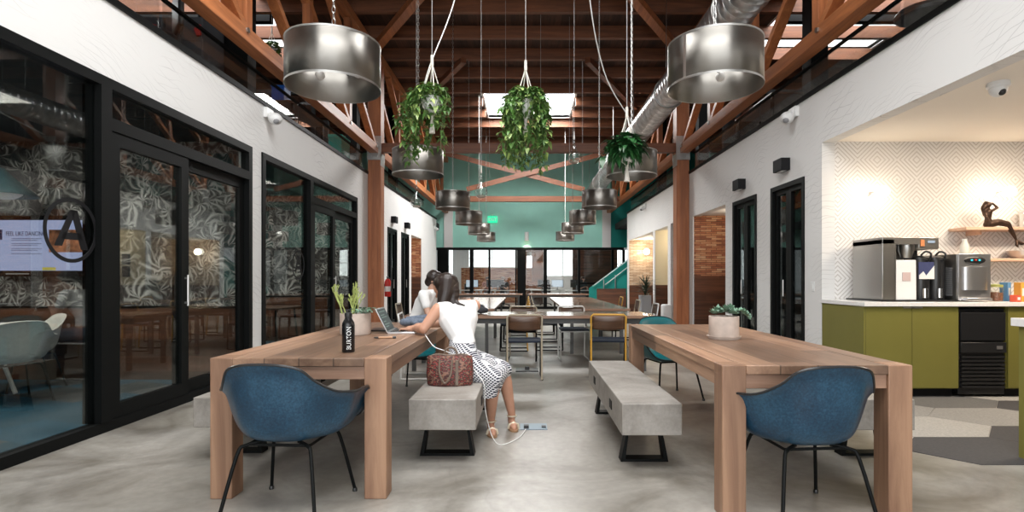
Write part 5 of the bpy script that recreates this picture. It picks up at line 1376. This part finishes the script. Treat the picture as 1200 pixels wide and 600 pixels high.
# bottle
t = thing('water_bottle', 'black metal water bottle with white lettering on the left table', 'bottle', (-1.055, 3.25, ZT))
MB().lathe([(.0, 0), (.034, 0), (.037, .004), (.037, .158), (.034, .175), (.022, .198), (.019, .205), (.019, .212)], 32).build('body', plain('gloss_black_enamel', (.008, .008, .009), .2), t)
MB().lathe([(.021, .205), (.022, .21), (.022, .232), (.012, .238), (.0, .238)], 24).build('cap', M['plastic_black'], t)
MB().tube([(-.012, 0, .235), (-.012, 0, .25), (.012, 0, .25), (.012, 0, .235)], .004, 6).build('cap_loop', M['plastic_black'], t)
tx = text('lettering', 'BURTON', .037, M['plastic_white'], (0, 0, 0), (0, 0, 0), None, .0004)
me = tx.data; bb = 16*PI/180
for v in me.vertices:    # wrap the word, turned upright, around the cylinder
    x, y, z = v.co; ang = -PI/2+.42+(y)/.0375; r_ = .0378+z
    v.co = (r_*math.cos(ang+0)*1.0, r_*math.sin(ang), .085+x*.92)
# reading upwards: mirror fix
for v in me.vertices:
    x, y, z = v.co
    ang = math.atan2(y, x); ang = (-PI/2+.42)*2-ang; r_ = math.hypot(x, y); v.co = (r_*math.cos(ang), r_*math.sin(ang), z)
tx.parent = t
# pens
t = thing('pen', 'tan pen with black ends lying on the left table before the laptop', 'pen', (-1.02, 3.98, ZT+.008), .15)
MB().tube([(-.05, 0, 0), (.05, 0, 0)], .0075, 10).build('barrel', plain('tan_pen_barrel', (.45, .26, .15), .5), t)
MB().tube([(-.085, 0, 0), (-.072, 0, 0), (-.05, 0, 0)], [.002, .006, .0078], 10).build('tip', M['plastic_black'], t)
MB().tube([(.05, 0, 0), (.075, 0, 0)], .0082, 10).build('cap', M['plastic_black'], t)
tag(B(-1.30, -1.12, 4.52, 4.78, ZT, ZT+.012).build('notebook', M['plastic_black'], bevel=.003), 'black notebook lying behind the laptop lid', 'notebook')
def pile(name, label, cat, pts, mat, vox=.012):
    m = MB()
    for p, q, a_, b_ in pts: m.cap(p, q, a_, b_)
    o = remesh(m, name, mat, voxel=vox, smooth=3); tag(o, label, cat); return o
pile('jacket', 'blue grey denim jacket heaped at the far end of the left table', 'jacket', [((-1.12, 5.0, .815), (-.88, 5.12, .812), .036, .032), ((-1.1, 5.15, .82), (-.92, 5.3, .83), .04, .045), ((-1.0, 4.95, .81), (-1.14, 5.3, .815), .03, .036), ((-.93, 4.95, .805), (-.87, 5.2, .808), .026, .03)], M['jeans'])
pile('backpack', 'black backpack slumped on the long cross table', 'backpack', [((-.88, 7.45, .80), (-.66, 7.5, .81), .055, .065), ((-.85, 7.6, .79), (-.62, 7.62, .80), .05, .06), ((-.62, 7.42, .785), (-.55, 7.5, .78), .045, .04)], M['charcoal_cloth'])
# bag on the bench
t = thing('tote_bag', 'red and black woven tote bag with leather handles on the bench', 'bag', (-.555, 4.005, .4335), .05)
m = MB()
m.loft([((0, 0, .0), (.155, 0, 0), (0, .055, 0)), ((0, 0, .01), (.165, 0, 0), (0, .062, 0)), ((0, 0, .09), (.172, 0, 0), (0, .066, 0)), ((.0, 0, .17), (.168, 0, 0), (0, .052, 0)), ((0, 0, .215), (.16, 0, 0), (0, .036, 0))], 32)
m.build('body', M['bag'], t)
m = MB()
m.tube(spline([(-.07, -.055, .195), (-.068, -.078, .10), (-.03, -.085, .03), (.012, -.080, .09), (.02, -.055, .195)], 6), .0075, 8)
m.build('handle', M['bag_leather'], t)
MB().tube(spline([(-.05, .045, .19), (-.04, .05, .245), (.0, .05, .27), (.04, .05, .245), (.05, .045, .19)], 5), .0075, 8).build('handle', M['bag_leather'], t)
m = MB(); m.box(.045, .066, -.0715, -.050, .01, .19); m.build('leather_strap', M['bag_leather'], t, smooth=False)
MB().tube(spline([(-.165, 0, .20), (-.1, .0, .225), (0, 0, .217), (.1, 0, .225), (.165, 0, .20)], 4), .006, 6).build('zip_edge', M['bag_leather'], t)
o = MB().tube(spline([(-.80, 4.28, ZT+.02), (-.755, 4.16, .77), (-.69, 4.12, .70), (-.60, 4.10, .668), (-.45, 4.09, .60), (-.345, 4.05, .49), (-.305, 4.03, .42), (-.30, 4.05, .25), (-.27, 4.10, .08), (-.235, 4.08, .008), (-.19, 3.97, .006), (-.12, 4.02, .006), (-.04, 4.18, .006), (.0, 4.36, .012)], 7), .0035, 6).build('charger_cord', M['cord_white'])
tag(o, 'white charger cord running from the laptop over the bench to the floor outlet', 'cord')
t = thing('floor_outlet', 'flat steel floor outlet plate beside the woman\'s feet', 'floor outlet', (.055, 4.46, 0))
MB().box(-.10, .12, -.08, .10, 0, .005).build('plate', plain('blue_grey_steel', (.20, .26, .31), .3, .6), t, smooth=False)
MB().box(.075, .11, -.03, .02, .005, .012).build('socket', M['plastic_black'], t, smooth=False)
MB().box(-.07, -.03, -.06, -.02, .005, .03).build('plug', M['plastic_black'], t, smooth=False)

# ================================================================= WALL FITTINGS
def sconce(side, y, z, label):
    x = XL if side < 0 else XR
    t = thing('wall_sconce', label, 'wall light', (x, y, z), 0, 'black box wall lights')
    MB().box(0, -side*.12, -.12, .12, -.075, .085).build('housing', M['black_matte'], t, bevel=.003)
    MB().box(-side*.03, -side*.09, -.08, .08, -.078, -.074).build('lens', M['plastic_white'], t, smooth=False)
sconce(-1, 13.62, 2.68, 'black box wall light above the first narrow left door'); sconce(-1, 15.1, 2.68, 'black box wall light above the second narrow left door')
sconce(1, 7.24, 2.71, 'black box wall light above the nearer narrow right door'); sconce(1, 8.68, 2.70, 'black box wall light above the farther narrow right door')
def wallcam(side, y, z, label, s=1):
    x = XL if side < 0 else XR
    t = thing('security_camera', label, 'camera', (x, y, z)); d = -side
    MB().box(0, d*.05, -.09, .09, -.03, .10).tube([(d*.03, 0, .05), (d*.10, 0, .02)], .02).build('mount', M['plastic_white'], t, bevel=.005)
    MB().ball((d*.11, 0, -.03), .085*s, 18, 12, (1, 1, .9)).build('dome', M['plastic_white'], t)
    MB().ball((d*.135, -.03, -.06), .045*s, 12, 8).build('lens', M['plastic_grey'], t)
wallcam(-1, 7.02, 3.30, 'white camera mounted at the top of the left wall between the glazed fronts')
wallcam(1, 6.98, 3.30, 'white camera mounted at the top of the right wall over the narrow doors')
wallcam(1, 15.7, 3.26, 'small white camera at the top of the far right wall', .8)
wallcam(-1, 19.9, 3.05, 'small white camera near the end of the left wall', .7)
t = thing('security_camera', 'white dome camera hanging from the kitchen soffit', 'camera', (3.85, 4.45, 2.81))
MB().lathe([(.075, 0), (.08, -.03), (.07, -.045)], 24, cap0=True, cap1=True).build('mount', M['plastic_white'], t)
MB().ball((0, 0, -.055), .062, 18, 12).build('dome', M['plastic_white'], t); MB().ball((.0, -.035, -.085), .030, 12, 8).build('lens', M['plastic_black'], t)
t = thing('light_switch', 'white light switch on the right wall beside the narrow door', 'switch', (XR, 6.56, 1.12))
MB().box(-.008, 0, -.04, .04, -.06, .06).build('plate', M['plastic_white'], t, bevel=.002); MB().box(-.013, -.008, -.015, .015, -.03, .03).build('rocker', M['plastic_white'], t, smooth=False)
t = thing('fire_extinguisher', 'red fire extinguisher hung on the left wall behind the tall post', 'fire extinguisher', (-3.22, 12.75, .80))
MB().lathe([(.0, 0), (.07, 0), (.075, .02), (.075, .34), (.05, .40), (.025, .42)], 20).build('cylinder', M['red'], t)
MB().lathe([(.025, .42), (.025, .45)], 12, cap1=True).box(-.01, .01, -.09, .02, .455, .47).build('valve', M['plastic_black'], t)
MB().tube(spline([(.03, 0, .44), (.09, -.03, .38), (.085, -.03, .2), (.08, -.03, .12)], 4), .011, 8).build('hose', M['plastic_black'], t)
MB().box(-.076, .06, -.0765, -.05, .12, .26).build('label', M['plastic_white'], t, smooth=False) if False else MB().lathe([(.0757, .12), (.0757, .24)], 20).build('label', M['plastic_white'], t)
MB().box(-.11, -.07, -.05, .05, .2, .3).build('bracket', M['plastic_black'], t, smooth=False)
t = thing('exit_sign', 'green lit exit sign on the sea green wall', 'exit sign', (-1.33, 21.9, 3.60))
MB().box(-.19, .19, 0, .06, -.13, .13).build('box', M['exit_green'], t, bevel=.004)
text('lettering', 'EXIT', .19, M['plastic_white'], (0, -.006, -.005), (PI/2, 0, 0), t, font_scale=(.85, 1))
MB().tube([(0, .03, .13), (0, .03, .2)], .012).box(-.06, .06, .0, .10, .2, .215).build('mount', M['plastic_white'], t)
t = thing('wall_spotlight', 'white cylinder spotlight on the sea green wall shining down', 'spotlight', (.04, 21.86, 2.75))
MB().lathe([(.085, 0), (.085, .34)], 24, cap1=True).build('body', M['plastic_white'], t); MB().lathe([(.0, .02), (.07, .02)], 20).build('lamp', M['bulb_lit'], t); MB().box(-.03, .03, .06, .14, .12, .24).build('bracket', M['plastic_white'], t, smooth=False)
l = bpy.data.lights.new('spot_light', 'SPOT'); l.energy = 60; l.color = (1, .88, .66); l.spot_size = 1.6; l.spot_blend = .6; l.shadow_soft_size = .05
lo = bpy.data.objects.new('spot_light', l); C.objects.link(lo); lo.location = (.04, 21.84, 2.74)
for k, z in enumerate((1.74, 1.41)):
    t = thing('picture_frame', '%s small dark picture in the cream niche' % ('upper', 'lower')[k], 'picture', (3.96, 14.55, z))
    MB().box(-.10, .10, 0, .03, -.14, .14).build('frame', M['black'], t, bevel=.003); MB().box(-.07, .07, -.003, 0, -.11, .11).build('print', plain('sepia_print_%d' % k, (.10, .055, .04), .6, noise=.5, nscale=20), t, smooth=False)
t = thing('wall_lamp', 'lit round globe lamp on the tan brick niche wall', 'wall lamp', (4.02, 18.25, 2.12)); MB().ball((0, -.08, 0), .11, 18, 12).build('globe', M['globe'], t); MB().tube([(0, 0, 0), (0, -.05, 0)], .03).build('mount', M['alu'], t)
l = bpy.data.lights.new('globe_light', 'POINT'); l.energy = 30; l.color = (1, .82, .6); l.shadow_soft_size = .1
lo = bpy.data.objects.new('globe_light', l); C.objects.link(lo); lo.location = (3.95, 17.9, 2.1)
l = bpy.data.lights.new('niche_light', 'POINT'); l.energy = 14; l.color = (1, .85, .65); l.shadow_soft_size = .1
for q in ((4.1, 10.3, 2.4), (4.1, 14.0, 2.4), (-4.0, 16.7, 2.4)):
    lo = bpy.data.objects.new('niche_light', l); C.objects.link(lo); lo.location = q
# niche benches
for (x0, x1, y0, y1, lab) in ((4.25, 4.7, 9.5, 11.15, 'dark walnut bench inside the nearest brick niche'), (4.25, 4.7, 14.9, 18.2, 'dark walnut bench inside the tan brick niche')):
    t = thing('booth_bench', lab, 'bench', ((x0+x1)/2, (y0+y1)/2, 0)); MB().box(-.22, .22, -(y1-y0)/2, (y1-y0)/2, .12, .45).build('seat', M['wainscot_y'], t, smooth=False); MB().box(-.18, .2, -(y1-y0)/2+.05, (y1-y0)/2-.05, 0, .12).build('plinth', M['black_matte'], t, smooth=False)
t = thing('cushion', 'white cushion on the floor seat behind the tall right post', 'cushion', (3.30, 12.75, .0)); 
MB().box(-.12, .1, -.14, .14, .0, .62).build('stool_body', M['plastic_white'], t, bevel=.04); tag(t, 'white pouf stool just behind the tall right post', 'stool'); t.name = 'pouf_stool'

# stair
struct('wall_stair_low', B(2.45, 3.45, 18.75, 18.83, 0, .88), M['wainscot'])
t = thing('staircase', 'teal panelled staircase rising right before the far office', 'staircase', (2.2, 18.95, 0))
MB().prism([(0, .0), (3.0, .0), (3.0, 3.14), (2.6, 2.84), (0, .89)], 0, .06, 1).build('side_panel', M['teal_dark'], t, smooth=False)
m = MB()
for k in range(12): m.box(.15+k*.235, .15+(k+1)*.235+.02, .06, 1.1, 0 if k == 0 else k*.17-.02, (k+1)*.17)
m.build('steps', M['dark_int'], t, smooth=False)
for dz in (.0, -.20):
    MB().tube([(.12 if dz == 0 else .55, -.05, .96+dz*.6+(.0 if dz == 0 else .17)), (2.7, -.05, 2.88+dz)], .018, 8).build('handrail', M['alu'], t)
m = MB()
for x in (.5, .9): m.tube([(x, -.05, .62), (x, -.05, 1.2 if x < .6 else 1.35)], .016, 8)
m.build('rail_post', M['alu'], t)

# ================================================================= OFFICE BEHIND THE GLAZING
def desk(x, y, label, w_=1.5):
    t = thing('office_desk', label, 'desk', (x, y, 0), 0, 'office desks')
    MB().box(-w_/2, w_/2, -.35, .35, .70, .73).build('desktop', M['plastic_white'], t, bevel=.003)
    for sx in (-1, 1): MB().tube([(sx*(w_/2-.06), -.3, 0), (sx*(w_/2-.06), -.3, .70), (sx*(w_/2-.06), .3, .70), (sx*(w_/2-.06), .3, 0)], .02, 6).build('leg', M['plastic_white'], t)
def monitor(x, y, rz, label, lit):
    t = thing('monitor', label, 'monitor', (x, y, .731), rz, 'office monitors')
    MB().box(-.27, .27, -.015, .015, .12, .45).build('housing', M['plastic_black'], t, bevel=.004); MB().box(-.255, .255, -.018, -.015, .135, .435).build('screen', M['monitor_lit'] if lit else M['tv_body'], t, smooth=False)
    MB().lathe([(.10, 0), (.10, .012)], 20, cap0=True, cap1=True).box(-.025, .025, -.01, .02, .01, .2).build('stand', M['plastic_grey'], t)
for k, (x, y) in enumerate(((-2.6, 24.0), (-.9, 23.6), (.9, 24.4), (2.4, 23.6), (-1.8, 24.75), (.3, 26.0))):
    desk(x, y, 'white office desk, %s' % ('at the far left of the office', 'before the seated person with light brown hair', 'right of the glazed door', 'before the person at the right of the office', 'second row on the left', 'back row in the middle')[k], .95 if k == 4 else 1.4)
monitor(-2.35, 23.95, .1, 'lit monitor at the left of the office', True); monitor(-1.2, 23.6, PI-.2, 'dark monitor on the desk before the light haired person', False)
monitor(.8, 24.4, .1, 'dark monitor right of the glazed door', False); monitor(1.42, 24.4, -.2, 'lit monitor right of the glazed door', True); monitor(2.2, 23.6, PI, 'dark monitor at the right desk', False); monitor(-1.5, 24.7, PI, 'dark monitor in the second row', False)
def office_chair(loc, rz, label):
    t = thing('office_chair', label, 'chair', loc, rz, 'black office chairs')
    MB().lathe([(.0, .43), (.24, .43), (.25, .46), (.22, .50), (.0, .50)], 20).build('seat', M['plastic_black'], t)
    MB().box(-.21, .21, -.27, -.21, .58, 1.0).build('backrest', M['plastic_black'], t, bevel=.03)
    MB().tube([(0, -.1, .44), (0, -.26, .46), (0, -.28, .7)], .02).tube([(0, 0, .1), (0, 0, .44)], .025).build('stem', M['plastic_black'], t)
    for k in range(5):
        a_ = k*2*PI/5; MB().tube([(0, 0, .11), (.28*math.cos(a_), .28*math.sin(a_), .05)], .018).ball((.28*math.cos(a_), .28*math.sin(a_), .03), .03, 10, 8).build('castor_leg', M['plastic_black'], t)
    return t
oc = office_chair((.95, 25.1, 0), PI, 'black office chair right of the glazed door')
for k, (x, y, lab) in enumerate(((-2.6, 24.8, 'black office chair at the far left of the office'), (-.95, 24.36, 'black office chair under the light haired person'), (2.45, 24.26, 'black office chair under the right hand person'), (-1.75, 25.36, 'black office chair under the person in the pale red shirt'))): dup(oc, (x, y, 0), PI, lab)

# ================================================================= LOFT FURNITURE
def cabinet(x, label):
    t = thing('filing_cabinet', label, 'cabinet', (x, 7.25, 3.42), 0, 'grey filing cabinets')
    MB().box(-.25, .25, 0, .5, 0, 1.27).build('body', M['cab_grey'], t, bevel=.004)
    for k in range(4): dr = MB().box(-.24, .24, -.018, 0, .02+k*.31, .32+k*.31).build('drawer', M['cab_grey'], t, bevel=.004)
M['cab_grey'] = plain('slate_grey_cabinet', (.055, .058, .065), .5)
cabinet(-4.53, 'slate grey drawer cabinet with a red tag in the left loft'); cabinet(-5.06, 'slate grey drawer cabinet at the left of its neighbour in the left loft')
t = thing('locker', 'tall black locker behind the grey cabinets in the left loft', 'locker', (-4.42, 8.0, 3.42)); MB().box(-.32, .32, -.1, .1, 0, 1.62).build('body', M['black'], t, bevel=.004); MB().box(-.30, .30, -.112, -.1, .02, 1.60).build('door', M['black_matte'], t, bevel=.003); MB().box(.22, .24, -.13, -.112, .8, 1.0).build('handle', M['steel'], t, smooth=False)
for k, (x, lab) in enumerate(((-4.33, 'small red lanyard bundle on the right grey cabinet'), (-4.92, 'small red lanyard bundle on the left grey cabinet'))):
    m = MB(); m.tube([(x, 7.215, 4.58), (x-.02, 7.21, 4.5), (x+.01, 7.21, 4.42)], [.012, .03, .022], 8).tube([(x+.03, 7.215, 4.57), (x+.02, 7.21, 4.48), (x+.04, 7.21, 4.43)], [.01, .022, .016], 8)
    tag(m.build('lanyard', M['red']), lab, 'lanyard')
for s, y0, lab in ((-1, 8.25, 'pale wood loft desk seen over the left wall'), (1, 7.9, 'pale wood loft desk seen over the right wall')):
    t = thing('loft_desk', lab, 'desk', (s*(4.1 if s < 0 else 4.15), y0+.8, 3.42)); sx = -s
    MB().box(-.55, .55, -.7, .7, .50, .53).build('desktop', M['ply'], t, bevel=.003)
    for a_ in (-1, 1):
        for b_ in (-1, 1): MB().box(a_*.5-.02, a_*.5+.02, b_*.62-.02, b_*.62+.02, 0, .50).build('leg', M['black'], t, smooth=False)
t = thing('storage_bin', 'blue storage bin on the left loft desk', 'bin', (-3.85, 8.6, 3.951)); MB().prism([(-.10, -.12), (.10, -.12), (.10, .12), (-.10, .12)], 0, .26, 2).build('bin', plain('blue_plastic', (.01, .07, .32), .4), t, bevel=.01); MB().box(-.11, .11, -.13, .13, .25, .27).build('lid', plain('blue_plastic_lid', (.01, .09, .38), .4), t, bevel=.004)
t = thing('storage_crate', 'teal crate near the left post in the loft', 'crate', (-3.75, 11.0, 3.42)); MB().box(-.13, .13, -.25, .25, 0, .62).build('crate', plain('teal_plastic', (.0, .30, .24), .5), t, bevel=.01); MB().box(-.14, .14, -.26, .26, .58, .64).build('rim', plain('teal_plastic_rim', (.0, .36, .28), .5), t, bevel=.004)
oc2 = dup(oc, (4.0, 5.5, 3.42), .6, 'black office chair at the right loft railing'); dup(oc, (-4.1, 6.0, 3.42), 2.3, 'black office chair at the left loft railing')
hanging_plant('small plant hanging in the left loft before the roof light', (-4.74, 10.2, 5.35), 21, 8, .25, .12, 'leaf_a', .07, ztop=6.3)
